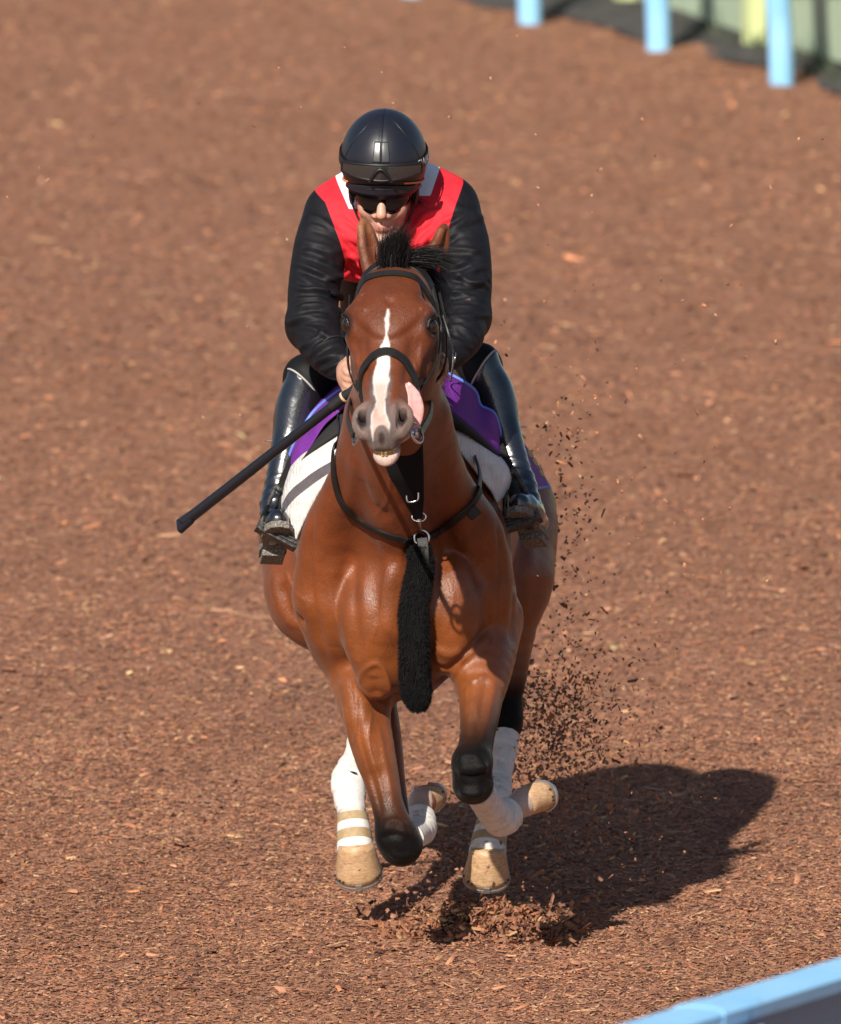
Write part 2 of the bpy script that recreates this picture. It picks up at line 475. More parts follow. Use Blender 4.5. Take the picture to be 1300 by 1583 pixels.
    # ---- hind cannons, fetlocks, pasterns
    for hk, ft, pa, co in ((W(782, 1118, 1.12), W(766, 1246, .86), W(758, 1285, .80), W(754, 1312, .765)),
                           (W(567, 1112, 1.12), W(540, 1208, .86), W(545, 1258, .80), W(549, 1298, .765))):
        F.put(ell(hk, (.040, .055, .060)), .03)
        F.put(chain([hk, hk * .5 + ft * .5, ft], [.034, .026, .030], n=(1, 0, 0), s=.85), .02)
        F.put(ell(ft, (.037, .042, .045)), .02)
        F.put(chain([ft, pa, co], [.034, .034, .042]), .02)
    # ---- off foreleg (left in the picture): forearm hangs, knee low, cannon folded back
    F.put(chain([W(552, 985, .30), W(560, 1045, .22), W(566, 1105, .17), W(583, 1175, .12), W(598, 1240, .08), W(610, 1282, .06)],
                [.108, .086, R(38), R(30), R(25), R(27)]), .03)
    F.put(chain([W(545, 1060, .14), W(556, 1110, .11), W(578, 1180, .075)], [.03, .032, .016]), .03)     # extensor muscle
    F.put(chain([W(590, 1085, .30), W(602, 1140, .24), W(611, 1200, .19), W(621, 1270, .13)], [R(23), R(19), R(15), R(13)]), .012)
    F.put(chain([W(600, 1120, .16), W(606, 1190, .12), W(618, 1260, .085)], [.006, .007, .006]), .012, True)
    F.put(ell(W(611, 1292, .06), (R(30), .055, R(32))), .025)
    F.put(ell(W(620, 1309, .065), (R(32), .058, R(31))), .02)
    F.put(chain([W(622, 1306, .10), W(636, 1292, .22), W(648, 1282, .33)], [.034, .026, .028]), .02)
    F.put(ell(W(646, 1280, .345), (.032, .038, .044)), .02)
    F.put(chain([W(646, 1276, .355), W(647, 1255, .41), W(652, 1240, .44)], [.034, .032, .038]), .02)
    F.put(ell(W(600, 1285, .02), (.016, .012, .016)), .012); F.put(ell(W(622, 1290, .015), (.016, .012, .016)), .012)
    F.put(ell(W(596, 1300, .05), (.020, .03, .022)), .014); F.put(ell(W(641, 1306, .06), (.018, .03, .024)), .014)
    # ---- near foreleg (right in the picture): lifted and folded, knee towards the camera
    F.put(chain([W(742, 965, .26), W(744, 1025, .12), W(743, 1080, .02), W(738, 1135, -.08), W(732, 1172, -.14)],
                [.112, .084, R(34), R(27), R(27)]), .03)
    F.put(chain([W(715, 1015, .32), W(722, 1070, .26), W(734, 1120, .15)], [R(24), R(17), R(10)]), .015)
    F.put(ell(W(729, 1182, -.16), (R(32), .052, R(34))), .02)
    F.put(ell(W(731, 1213, -.155), (R(32), .050, R(31))), .018)
    F.put(ell(W(721, 1192, -.205), (.020, .016, .022)), .02)
    F.put(ell(W(742, 1190, -.205), (.018, .014, .020)), .02)
    F.put(ell(W(730, 1225, -.195), (.026, .018, .016)), .02)
    F.put(chain([W(712, 1203, -.215), W(730, 1206, -.222), W(748, 1203, -.21)], [.004, .005, .004]), .012, True)
    F.put(chain([W(736, 1212, -.13), W(752, 1240, .0), W(770, 1262, .10)], [.034, .027, .030]), .02)
    F.put(ell(W(775, 1266, .115), (.036, .042, .040)), .02)
    F.put(chain([W(778, 1262, .12), W(797, 1248, .17), W(810, 1240, .20)], [.036, .033, .040]), .02)
    # ---- HEAD
    us = np.array([-.06, .03, .14, .27, .40, .54, .68, .79, .88, .95, 1.01])
    hw = [.052, .088, .104, .110, .098, .078, .062, .053, .052, .046, .022]
    ht = [.010, .034, .050, .056, .050, .040, .030, .024, .018, .004, -.02]
    hb = [-.07, -.13, -.19, -.215, -.195, -.145, -.10, -.082, -.074, -.064, -.045]
    def head(X, Y, Z):
        x, y, z = X - T0[0], Y - T0[1], Z - T0[2]
        u = (x * HA[0] + y * HA[1] + z * HA[2]) / HL
        v = x * HV[0] + y * HV[1] + z * HV[2]
        w = x * HW[0] + y * HW[1] + z * HW[2]
        a = smooth_interp(u, us, hw); t = smooth_interp(u, us, ht); b = smooth_interp(u, us, hb)
        c = t * .45 + b * .55; up = t - c; dn = c - b
        q = np.where(v > c, (v - c) / up, (v - c) / dn)
        nar = 1 - .22 * sstep(.35, .75, u) * np.clip(q, 0, 1) ** 2 - .32 * np.clip(-q, 0, 1) ** 2
        f = (np.abs(w / (a * nar)) ** 2.5 + np.abs(q) ** 2.5) ** (1 / 2.5)
        d = (f - 1) * np.minimum(a, up)
        return np.maximum(d, np.maximum(us[0] - u, u - us[-1]) * HL)
    pts = np.array([hd(u, v, w) for u in (-.1, 1.1) for v in (-.25, .08) for w in (-.13, .13)])
    F.put((head, pts.min(0), pts.max(0)), .025)
    for s in (-1, 1):
        e_ = .022 if s > 0 else 0.0
        F.put(ell(hd(.30 + e_, .004, s * .088), (.028, .055, .036), HROT), .035)                 # orbit
        F.put(chain([hd(.24 + e_, .032, s * .086), hd(.285 + e_, .034, s * .103), hd(.335 + e_, .026, s * .106)], [.006, .009, .006]), .02)    # brow ridge
        F.put(ell(hd(.40, -.11, s * .070), (.034, .09, .075), HROT), .04)                  # jowl
        F.put(chain([hd(.37, -.008, s * .098), hd(.48, -.012, s * .078), hd(.56, -.014, s * .066)], [.012, .012, .006]), .02)  # facial crest
        F.put(ell(hd(.325 + e_, .016, s * .116), (.018, .027, .020), HROT), .010, True)          # eye socket
        F.put(ell(hd(.185, .030, s * .085), (.018, .03, .018), HROT), .03, True)           # hollow above the eye
        F.put(ell(hd(.885, -.006, s * .046), (.023, .050, .032), HROT), .02)               # nostril flare
        F.put(chain([hd(.80, .010, s * .036), hd(.86, .020, s * .026), hd(.93, .012, s * .023), hd(.965, -.006, s * .034)],
                    [.008, .010, .010, .009]), .010)                                       # inner rim
        F.put(chain([hd(.79, .004, s * .046), hd(.84, .004, s * .066), hd(.905, -.004, s * .068), hd(.955, -.012, s * .052)],
                    [.008, .009, .010, .008]), .010)                                       # outer rim
        F.put(chain([hd(.800, .022, s * .040), hd(.840, .024, s * .049), hd(.890, .019, s * .051), hd(.940, .008, s * .043)], [.005, .0105, .0125, .0095]), .007, True)
        F.put(chain([hd(.85, .010, s * .050), hd(.885, -.01, s * .050), hd(.87, -.035, s * .044)], [.009, .012, .010]), .007, True)
    F.put(ell(hd(.235, .044, 0), (.065, .09, .022), HROT), .06)                            # forehead
    F.put(ell(hd(.945, -.008, .002), (.033, .034, .034), HROT), .02)                       # upper lip
    F.put(ell(hd(.985, -.024, .002), (.027, .018, .024), HROT), .015)
    F.put(ell(hd(.955, -.070, .004), (.035, .050, .020), HROT), .015)                      # lower jaw / lip
    F.put(ell(hd(1.000, -.059, .004), (.030, .015, .0105), HROT), .012)
    F.put(ell(hd(1.005, -.0435, .003), (.028, .034, .0095), HROT), .008, True)              # parted lips
    # ears
    for b, m, t, face in (((575, 414, -.42), (570, 382, -.40), (561, 337, -.385), (.62, -.75, .1)),
                          ((662, 408, -.40), (678, 384, -.375), (689, 347, -.355), (.75, -.35, .2))):
        b, m, t = W(*b), W(*m), W(*t); ax = nrm(t - b); fc = np.array(face); fc = nrm(fc - ax * (fc @ ax))
        F.put(chain([b, m, m * .4 + t * .6, t], [.030, .035, .025, .004], n=fc, s=.55), .018)
        sd = 1
        F.put(chain([b * .7 + m * .3 + fc * .028, m + fc * .026, t * .7 + m * .3 + fc * .014], [.016, .021, .008]), .008, True)
    return F

HF = build_horse_field()
HV_, HQ_ = HF.mesh(2)
# hooves and shoes are shaped in their own frame and skinned with the body
def hoof_mesh(top, bot, front, rt, rb, n=28, k=7, tilt=False):
    """truncated hoof: coronet ring at top, wall flaring to the ground edge"""
    ax = nrm(bot - top); fr = np.asarray(front, float); fr = nrm(fr - ax * (fr @ ax)); sd = np.cross(ax, fr)
    V = []; H = np.linalg.norm(bot - top)
    fr1 = fr; f0 = np.array([fr[0], fr[1], fr[2] + .42]); f0 = nrm(f0)
    for j in range(k):
        t = j / (k - 1); r = rt + (rb - rt) * t ** 1.1; fr = nrm(f0 * (1 - t) + fr1 * t) if tilt else fr1
        if j == 0: r *= .94
        for i in range(n):
            a = 2 * math.pi * i / n; c, s = math.cos(a), math.sin(a)
            heel = .86 if c < -.5 else 1.0
            lift = .30 * H * max(0, -c) * t                       # heel is shorter than toe
            V.append(top + ax * (H * t - lift) + fr * (r * c * heel + (rb - rt) * .55 * t) + sd * (r * s * .98))
    Fc = [(j * n + i, j * n + (i + 1) % n, (j + 1) * n + (i + 1) % n, (j + 1) * n + i) for j in range(k - 1) for i in range(n)]
    V.append(top); V.append(np.mean(V[(k - 1) * n:k * n], 0) - ax * .012)
    Fc += [((i + 1) % n, i, k * n) for i in range(n)]
    b0 = (k - 1) * n
    Fc += [(b0 + i, b0 + (i + 1) % n, k * n + 1) for i in range(n)]
    ring = np.array(V[b0:b0 + n])
    return V, Fc, ring, ax, fr1
# ---- generic sweeps
def spline(pts, n):
    P = np.asarray(pts, float); out = []
    for u in np.linspace(0, len(P) - 1, n):
        i = min(int(u), len(P) - 2); f = u - i
        p0, p1, p2, p3 = P[max(i - 1, 0)], P[i], P[i + 1], P[min(i + 2, len(P) - 1)]
        out.append(.5 * ((2 * p1) + (p2 - p0) * f + (2 * p0 - 5 * p1 + 4 * p2 - p3) * f * f + (3 * p1 - p0 - 3 * p2 + p3) * f ** 3))
    return np.array(out)
def tube(pts, rad, seg=16, n=40, cap=True, up=None, flat=1.0, bumpfn=None):
    """smooth tube; flat scales the section across 'up'"""
    P = spline(pts, n); r = np.interp(np.linspace(0, 1, n), np.linspace(0, 1, len(rad)), rad)
    T = np.gradient(P, axis=0); T /= np.linalg.norm(T, axis=1)[:, None]
    V = []; nv = np.array(up if up is not None else (0.3, 0.2, 1.0), float)
    for i in range(n):
        a = nv - T[i] * (nv @ T[i]); a = nrm(a); b = np.cross(T[i], a)
        if up is None: nv = a
        for j in range(seg):
            th = 2 * math.pi * j / seg
            rr = r[i] * (1 + (bumpfn(i / (n - 1), th) if bumpfn else 0))
            V.append(P[i] + a * (math.cos(th) * rr) + b * (math.sin(th) * rr * flat))
    Fc = [(i * seg + j, i * seg + (j + 1) % seg, (i + 1) * seg + (j + 1) % seg, (i + 1) * seg + j) for i in range(n - 1) for j in range(seg)]
    if cap:
        V.append(P[0]); V.append(P[-1]); c = n * seg
        Fc += [((j + 1) % seg, j, c) for j in range(seg)] + [((n - 1) * seg + j, (n - 1) * seg + (j + 1) % seg, c + 1) for j in range(seg)]
    return V, Fc
def strap(pts, normals, width, thick, n=40, edge=.25):
    """flat leather strap: section lies across the surface normal, rounded edges"""
    P = spline(pts, n); N = spline(normals, n); w = np.interp(np.linspace(0, 1, n), np.linspace(0, 1, len(np.atleast_1d(width))), np.atleast_1d(width)) if np.ndim(width) else np.full(n, width)
    T = np.gradient(P, axis=0); T /= np.linalg.norm(T, axis=1)[:, None]
    prof = [(-.5, -.5), (-.5, .2), (-.42, .5), (.42, .5), (.5, .2), (.5, -.5)]
    V = []
    for i in range(n):
        nn = nrm(N[i] - T[i] * (N[i] @ T[i])); b = np.cross(T[i], nn)
        for x, y in prof: V.append(P[i] + b * (x * w[i]) + nn * (y * thick))
    k = len(prof)
    Fc = [(i * k + j, i * k + (j + 1) % k, (i + 1) * k + (j + 1) % k, (i + 1) * k + j) for i in range(n - 1) for j in range(k)]
    Fc += [tuple(range(k))[::-1], tuple((n - 1) * k + j for j in range(k))]
    return V, Fc
def merge(*parts):
    V = []; Fc = []
    for v, f in parts:
        o = len(V); V += list(v); Fc += [tuple(i + o for i in q) for q in f]
    return V, Fc
def torus(c, nrmv, r, t, seg=28, k=8, sx=1.0, ax=None):
    nv = nrm(nrmv); a = np.array(ax if ax is not None else ((1, 0, 0) if abs(nv[0]) < .8 else (0, 0, 1)), float)
    a = nrm(a - nv * (a @ nv)); b = np.cross(nv, a); V = []
    for i in range(seg):
        th = 2 * math.pi * i / seg; rad = a * math.cos(th) * sx + b * math.sin(th); d = nrm(rad)
        for j in range(k):
            ph = 2 * math.pi * j / k
            V.append(c + rad * r + d * (t * math.cos(ph)) + nv * (t * math.sin(ph)))
    return V, [(i * k + j, ((i + 1) % seg) * k + j, ((i + 1) % seg) * k + (j + 1) % k, i * k + (j + 1) % k) for i in range(seg) for j in range(k)]
def box_between(c, ax, ay, az, sx, sy, sz):
    V = []
    for x in (-.5, .5):
        for y in (-.5, .5):
            for z in (-.5, .5): V.append(np.asarray(c) + ax * (x * sx) + ay * (y * sy) + az * (z * sz))
    return V, [(0, 1, 3, 2), (4, 6, 7, 5), (0, 4, 5, 1), (2, 3, 7, 6), (0, 2, 6, 4), (1, 5, 7, 3)]

# ---- sculpting strokes: ridges and furrows pressed into a skin along its normals
def vnormals(V, Q):
    n = np.zeros_like(V); a = np.cross(V[Q[:, 2]] - V[Q[:, 0]], V[Q[:, 3]] - V[Q[:, 1]])
    for k in range(4):
        for q in range(3): n[:, q] += np.bincount(Q[:, k], a[:, q], len(V))
    return n / (np.linalg.norm(n, axis=1)[:, None] + 1e-12)
def sculpt(V, Q, strokes, ymin=-9, step=7.0):
    bvh = BVHTree.FromPolygons([Vector(p) for p in V.tolist()], Q.tolist())
    N = vnormals(V, Q); D = np.zeros(len(V))
    for pp, wid, amp in strokes:
        L = sum(math.dist(pp[i], pp[i + 1]) for i in range(len(pp) - 1)); n = max(4, int(L / step))
        P = []; 
        for x, y, _ in spline([(a, b, 0) for a, b in pp], n):
            dr = W(x, y, 0) - CAM; o = Vector(CAM); r = bvh.ray_cast(o, Vector(nrm(dr)))
            while r[0] is not None and r[0][1] < ymin: r = bvh.ray_cast(r[0] + Vector(nrm(dr)) * .004, Vector(nrm(dr)))
            P.append(None if r[0] is None else np.array(r[0]))
        n = len(P); best = np.full(len(V), 9.0); W8 = np.zeros(len(V))
        for i in range(n - 1):
            if P[i] is None or P[i + 1] is None or np.linalg.norm(P[i + 1] - P[i]) > .06: continue
            lo = np.minimum(P[i], P[i + 1]) - wid * 2.6; hi = np.maximum(P[i], P[i + 1]) + wid * 2.6
            m = np.where(((V > lo) & (V < hi)).all(1))[0]
            if not len(m): continue
            ba = P[i + 1] - P[i]; q = V[m] - P[i]; h = np.clip(q @ ba / (ba @ ba + 1e-12), 0, 1)
            dd = np.linalg.norm(q - h[:, None] * ba, axis=1); t = (i + h) / (n - 1)
            up = dd < best[m]; best[m[up]] = dd[up]; W8[m[up]] = np.clip(np.sin(np.pi * np.clip(t[up] * .96 + .02, 0, 1)) * 1.6, 0, 1)
        D += amp * W8 * np.exp(-(best / wid) ** 2)
    return V + N * D[:, None]
HS = [([(612, 850), (596, 900), (588, 950), (570, 1000)], .0045, .0022), ([(588, 950), (600, 985), (610, 1010)], .004, .002), ([(500, 880), (515, 930), (530, 990)], .0045, .002), ([(690, 880), (700, 930), (690, 975)], .0045, .0022), ([(545, 1040), (552, 1100), (546, 1150)], .004, .0025), ([(568, 560), (556, 590), (552, 615)], .0035, .0015), ([(640, 555), (646, 585), (640, 610)], .0035, .0015), ([(752, 900), (762, 960), (758, 1010)], .0045, .002), ([(735, 1090), (744, 1130), (738, 1160)], .004, .002), ([(440, 880), (455, 915), (475, 930)], .006, .003), ([(604, 720), (600, 770), (580, 800)], .006, .0025),
      ([(554, 1056), (563, 1036), (580, 1026), (593, 1036), (602, 1066), (600, 1096)], .008, .0060), ([(578, 1045), (580, 1062), (584, 1078)], .020, -.010), ([(600, 1096), (580, 1084), (560, 1066)], .007, .004),
      ([(655, 1022), (690, 1034), (715, 1014), (742, 985), (772, 955)], .012, -.009), ([(697, 1056), (712, 1024), (738, 1000), (764, 965)], .008, .006), ([(668, 1000), (692, 1012), (716, 1004)], .014, .006),
      ([(592, 800), (602, 870), (602, 950), (590, 1000)], .030, .010), ([(548, 850), (546, 920), (550, 980), (548, 1020)], .022, -.010), ([(520, 860), (512, 930), (520, 1000)], .030, .008),
      ([(664, 745), (672, 790), (688, 835), (690, 880)], .020, -.009), ([(690, 690), (704, 750), (716, 810), (722, 880)], .030, .010), ([(745, 790), (740, 850), (735, 920)], .022, -.007), ([(655, 860), (662, 920), (672, 970)], .025, .008),
      ([(484, 790), (478, 870), (486, 950), (506, 1020)], .013, -.009), ([(770, 800), (776, 880), (773, 960)], .013, -.008), ([(560, 740), (575, 780), (610, 800)], .018, -.006), ([(548, 700), (544, 750), (530, 800)], .02, .006),
      ([(575, 1100), (570, 1150), (586, 1205), (596, 1250)], .0055, .0030), ([(532, 1090), (542, 1145), (562, 1205)], .014, .005), ([(552, 1085), (558, 1150), (578, 1215), (590, 1262)], .009, -.005), ([(585, 1120), (596, 1180), (608, 1240)], .010, .004),
      ([(716, 1046), (734, 1054), (752, 1040)], .006, .0035), ([(766, 1050), (756, 1105), (744, 1150)], .010, .005), ([(752, 1050), (744, 1100), (736, 1145)], .009, -.005), ([(735, 1040), (728, 1090), (722, 1140)], .012, .004), ([(722, 1060), (720, 1110)], .006, .003),
      ([(706, 1176), (722, 1168), (748, 1172)], .010, .005), ([(702, 1196), (730, 1202), (756, 1193)], .009, -.007), ([(745, 1180), (752, 1190)], .010, .005), ([(708, 1222), (730, 1230), (750, 1222)], .010, .005),
      ([(590, 1275), (612, 1268), (630, 1278)], .010, .005), ([(588, 1296), (612, 1290), (640, 1300)], .010, -.006), ([(600, 1318), (622, 1326), (640, 1318)], .010, .005),
      ([(436, 900), (446, 942), (472, 966)], .018, -.012), ([(420, 880), (430, 930), (455, 975)], .02, .006), ([(820, 800), (815, 880), (800, 960)], .03, .008), ([(800, 850), (795, 930), (790, 1000)], .016, -.006),
      ([(549, 545), (553, 590), (560, 625)], .010, .0035), ([(563, 520), (566, 565), (569, 612)], .013, -.0045), ([(638, 520), (631, 565), (622, 612)], .013, -.0045), ([(652, 530), (648, 570), (640, 600)], .008, .0035), ([(655, 560), (645, 590)], .004, .0020),
      ([(596, 455), (602, 470), (608, 460)], .008, -.003), ([(543, 480), (556, 474), (568, 480)], .008, .003), ([(648, 478), (660, 474), (672, 480)], .008, .003), ([(556, 468), (562, 452)], .012, -.004), ([(655, 468), (650, 452)], .012, -.004),
      ([(574, 600), (580, 625)], .006, -.003), ([(600, 605), (598, 630)], .006, -.003), ([(560, 668), (572, 662)], .006, .002), ([(610, 668), (602, 662)], .006, .002)]
HV_ = sculpt(HV_, HQ_, HS)
# ---- coat colours (markings of the animal itself)
def coat(V):
    x, y, z = V[:, 0], V[:, 1], V[:, 2]
    u, v, w = head_local(V)
    ishead = (y < -.34) & (z > 1.40) & (u > -.25)
    c = np.tile([.165, .041, .0120], (len(V), 1))
    nz = noise3((x, y, z), 9, 3); nz2 = noise3((x, y, z), 26, 5)
    c = mixc(c, .80 * sstep(-.2, .7, nz), (.090, .020, .0065))
    gold = sstep(1.25, .70, z) * .75 + .35 * sstep(.2, 1.0, nz2) * sstep(1.3, .8, z)
    c = mixc(c, np.clip(gold, 0, .9), (.240, .072, .0190))
    c = mixc(c, sstep(.5, 1.0, y) * .45, (.150, .036, .011))
    # black points
    legL = (x < .03) & (y < .6) & (z < .75); legR = (x > .03) & (y < .45) & (z < .95)
    black = (.0055, .0048, .0050)
    m = np.where(legL, sstep(.57, .36, z + .25 * (x + .08)), 0)
    c = mixc(c, m, black)
    m = np.where(legR, sstep(.77, .61, z - .25 * (x - .13)), 0) * np.where(y > .17, 0, 1)
    c = mixc(c, m, black)
    hind = (y > .60) & (z < .95)
    c = mixc(c, np.where(hind, sstep(.70, .54, z), 0), black)
    sock = np.where(((y > .29) & (y < .6) & (x < .03) & (z < .6)) | ((x > .195) & (y < .45) & (z < .62)), 1.0, 0)
    c = mixc(c, sock, (.50, .36, .30)); c = mixc(c, sock * .45 * sstep(0, .8, nz2), (.30, .17, .13))
    sockh = np.where(hind, sstep(.40, .36, z), 0)
    c = mixc(c, sockh, (.66, .60, .55))
    # ---- head
    H = ishead.astype(float)
    c = mixc(c, H, (.155, .040, .0120))
    c = mixc(c, H * .6 * sstep(.3, -.6, nz), (.085, .020, .008)); c = mixc(c, H * .5 * sstep(.2, .9, nz2), (.185, .052, .0165))
    c = mixc(c, H * sstep(.45, .75, u) * .5, (.15, .045, .018))
    c = mixc(c, H * sstep(.045, .0, np.abs(w)) * sstep(.30, .12, u) * .55, (.085, .026, .012))
    # dark skin round the eyes
    for s in (-1, 1):
        d = np.sqrt(((u - .325 - (.022 if s > 0 else 0)) * HL / 1.2) ** 2 + ((w - s * .108) / .95) ** 2 + ((v - .018) / 1.1) ** 2)
        c = mixc(c, H * sstep(.040, .022, d) * .92, (.016, .011, .010))
    # grey muzzle
    edge = .018 * nz2
    gm = H * sstep(.76, .86, u + edge + .05 * np.clip(np.abs(w) - .02, 0, 1) / .05)
    c = mixc(c, gm * (.80 + .18 * np.clip(nz2, -1, 1)), (.185, .148, .136))
    # blaze
    bu = [.33, .36, .46, .50, .56, .66, .73, .80, .88, .95, 1.0]
    bc = [.004, .003, .001, -.001, -.004, -.008, -.008, -.006, -.004, .000, .0]
    bw = [.000, .003, .004, .013, .018, .022, .019, .014, .020, .026, .022]
    cen = np.interp(u, bu, bc); hw_ = np.interp(u, bu, bw)
    sdist = np.abs(w - cen) - hw_ + .005 * noise3((x, y, z), 70, 9) + .0025 * noise3((x, y, z), 240, 10)
    front = H * sstep(-.035, -.01, v) * (u > .33) * (u < 1.0)
    grayrim = front * sstep(.014, .004, sdist) * sstep(.62, .70, u)
    c = mixc(c, grayrim * .8, (.12, .10, .105))
    c = mixc(c, front * sstep(.002, -.003, sdist), (.72, .68, .65))
    pk = front * sstep(.000, -.006, sdist) * sstep(.66, .74, u)
    c = mixc(c, pk * .85, (.66, .36, .31))
    # grey snip patch on the upper lip
    sn = np.sqrt(((u - 1.0) * HL / 1.25) ** 2 + (w - .002) ** 2)
    c = mixc(c, H * sstep(.025, .019, sn + .003 * nz2) * (v > -.045), (.13, .105, .095))
    c = mixc(c, H * sstep(.012, .004, sn) * (v > -.03), (.05, .032, .028))
    # nostril lining
    for s in (-1, 1):
        d = np.sqrt(((u - .885) * HL / 1.6) ** 2 + (w - s * .050) ** 2)
        c = mixc(c, H * sstep(.020, .010, d) * (v < .012), (.03, .020, .020))
    # lower lip pink-white
    ll = H * sstep(.95, .975, u) * sstep(-.046, -.052, v)
    c = mixc(c, ll, (.55, .40, .36))
    # ears: tawny with dark rims
    ear = H * sstep(1.955, 1.99, z) * sstep(-.0, .05, np.abs(x - W(616, 400, -.4)[0]) - .02)
    c = mixc(c, ear * .8, (.25, .105, .045))
    lum = c.max(1)
    rough = sstep(.10, .02, lum) * .12 + .10 * gm + .05 * H
    return np.clip(c, 0, 1), rough

mc = Mat('bay_coat', rough=.4)
at = mc.attr('coat').outputs['Color']
fine = mc.noise(420, 3, .6, vec=mc.scaled((1, 1, .35)))
patch = mc.noise(14, 5, .6)
col = mc.mix(.55, at, mc.mix(1.0, at, mc.ramp(patch, [(.3, (.62, .62, .62)), (.7, (1.25, 1.2, 1.15))]), 'MULTIPLY'))
col = mc.mix(.30, col, mc.mix(1.0, col, mc.ramp(fine, [(.3, (.55, .55, .55)), (.75, (1.3, 1.3, 1.3))]), 'MULTIPLY'))
mc.base(col)
mc.rough(mc.math('ADD', mc.math('ADD', mc.math('MULTIPLY', mc.noise(30, 6, .7), .38), .15), mc.attr('rgh').outputs['Fac']))
mc.link(mc.math('MAXIMUM', mc.math('SUBTRACT', .46, mc.math('MULTIPLY', mc.attr('rgh').outputs['Fac'], 3.2)), .08), mc.b.inputs['Specular IOR Level'])
mc.b.inputs['Sheen Weight'].default_value = .06
mc.b.inputs['Sheen Roughness'].default_value = .4
nb = mc.bump(mc.noise(34, 6, .65), .32, .006)
nb = mc.bump(mc.noise(130, 4, .6), .30, .0022, nb)
mc.bump(fine, .60, .0020, nb)
M_COAT = mc.m

horse = mesh_obj('horse', HV_, HQ_, M_COAT)
cc, rr_ = coat(HV_)
set_col(horse, 'coat', cc); set_f(horse, 'rgh', rr_)
tag(horse, 'galloping bay horse with white blaze, all four feet off the ground', 'horse')
HBVH = BVHTree.FromPolygons([Vector(p) for p in HV_.tolist()], HQ_.tolist())
def hit(o, d, default=None):
    r = HBVH.ray_cast(Vector(o), Vector(nrm(d)))
    return (np.array(r[0]), np.array(r[1])) if r[0] is not None else default
def near(p):
    r = HBVH.find_nearest(Vector(p)); return np.array(r[0]), np.array(r[1])
def on_skin(px, py, off=.004, ymin=-9):
    """point on the animal's skin that shows at this pixel, lifted off along the normal"""
    d = W(px, py, 0) - CAM
    r = hit(CAM, d) or near(W(px, py, .15))
    p, n = r
    while p[1] < ymin:                          # look past the head to the body behind it
        r = hit(p + nrm(d) * .004, d)
        if not r: break
        p, n = r
    return p + n * off, n

# ---- hooves with shoes
mh = Mat('hoof_horn', rough=.5)
hn = mh.noise(60, 5, .6, vec=mh.scaled((1, 1, 6)))
hd_ = mh.noise(26, 6, .7)
mh.base(mh.mix(mh.ramp(hd_, [(.50, (0, 0, 0)), (.78, (.75, .75, .75))]), mh.ramp(hn, [(.25, (.34, .18, .085)), (.5, (.50, .31, .165)), (.8, (.62, .47, .33))]), (.20, .10, .055)))
mh.bump(hn, .3, .002); M_HOOF = mh.m
M_SHOE = Mat('worn_aluminium', (.55, .55, .56), .42, Metallic=.85).m
M_NAIL = Mat('dark_nail', (.03, .025, .02), .6).m
hoofs = [('hoof', W(550, 1306, .725), W(555, 1350, .762), (0, -1, -.5), .049, .064),
         ('hoof', W(754, 1312, .725), W(752, 1354, .762), (0, -1, -.5), .048, .063),
         ('hoof', W(650, 1246, .43), W(662, 1226, .50), (.3, -.2, -.9), .036, .046),
         ('hoof', W(808, 1241, .19), W(836, 1224, .25), (.35, -.3, -.9), .038, .047)]
for nm, t, b, fr, r0, r1 in hoofs:
    V, Fc, ring, ax, fv = hoof_mesh(t, b, fr, r0, r1, tilt=t[1] > .6)
    h = mesh_obj('hoof', V, Fc, M_HOOF, horse)
    # shoe: an open ring following the wall
    n = len(ring); ids = [i for i in range(n) if not (n * .44 < i < n * .56)]
    ids = sorted(ids, key=lambda i: (i - int(n * .56)) % n)
    cen = ring.mean(0)
    P = [ring[i] + ax * .003 + (cen - ring[i]) * .10 for i in ids]
    N = [ring[i] - cen for i in ids]
    mesh_obj('horseshoe', *strap(P, N, .009, .014, n=50), M_SHOE, h, smooth=False)
    nails = []
    for q in (.12, .17, .22, .78, .83, .88):
        i = int(q * n); p = ring[i] - ax * .014 + nrm(ring[i] - cen) * .0008
        nails.append(box_between(p, ax, nrm(np.cross(ax, ring[i] - cen)), nrm(ring[i] - cen), .005, .004, .004))
    for pr in nails: mesh_obj('nail', *pr, M_NAIL, h, smooth=False)
    if t[1] > .6 or True:      # toe clip
        i = 0; p = ring[i]
        mesh_obj('toe_clip', *box_between(p - ax * .003 + fv * .001, ax, np.cross(ax, fv), fv, .016, .016, .004), M_SHOE, h, smooth=False)

# ---- eyes, teeth, tongue
M_EYE = Mat('dark_eye', (.012, .006, .004), .06, **{'Specular IOR Level': .8}).m
def uvsphere(c, r, rot=np.eye(3), n=20, m=12):
    V = [];
    for j in range(m + 1):
        ph = math.pi * j / m
        for i in range(n):
            th = 2 * math.pi * i / n; l = np.array([math.sin(ph) * math.cos(th), math.sin(ph) * math.sin(th), math.cos(ph)]) * r
            V.append(np.asarray(c) + l @ rot)
    return V, [(j * n + i, (j + 1) * n + i, (j + 1) * n + (i + 1) % n, j * n + (i + 1) % n) for j in range(m) for i in range(n)]
for s in (-1, 1):
    e_ = .022 if s > 0 else 0.0
    e = mesh_obj('eye', *uvsphere(hd(.325 + e_, .016, s * .1005), np.array([.021] * 3), HROT), M_EYE, horse)
    # upper lid
    P = [hd(.272 + e_, .016, s * .114), hd(.285 + e_, .030, s * .118), hd(.305 + e_, .038, s * .114), hd(.335 + e_, .041, s * .104), hd(.368 + e_, .030, s * .100)]
    mesh_obj('eyelid', *tube(P, [.003, .0045, .005, .0045, .003], 8, 16), M_COAT, horse)
    set_col(bpy.context.scene.objects[-1] if False else horse.children[-1], 'coat', np.tile([.03, .015, .011], (len(horse.children[-1].data.vertices), 1)))
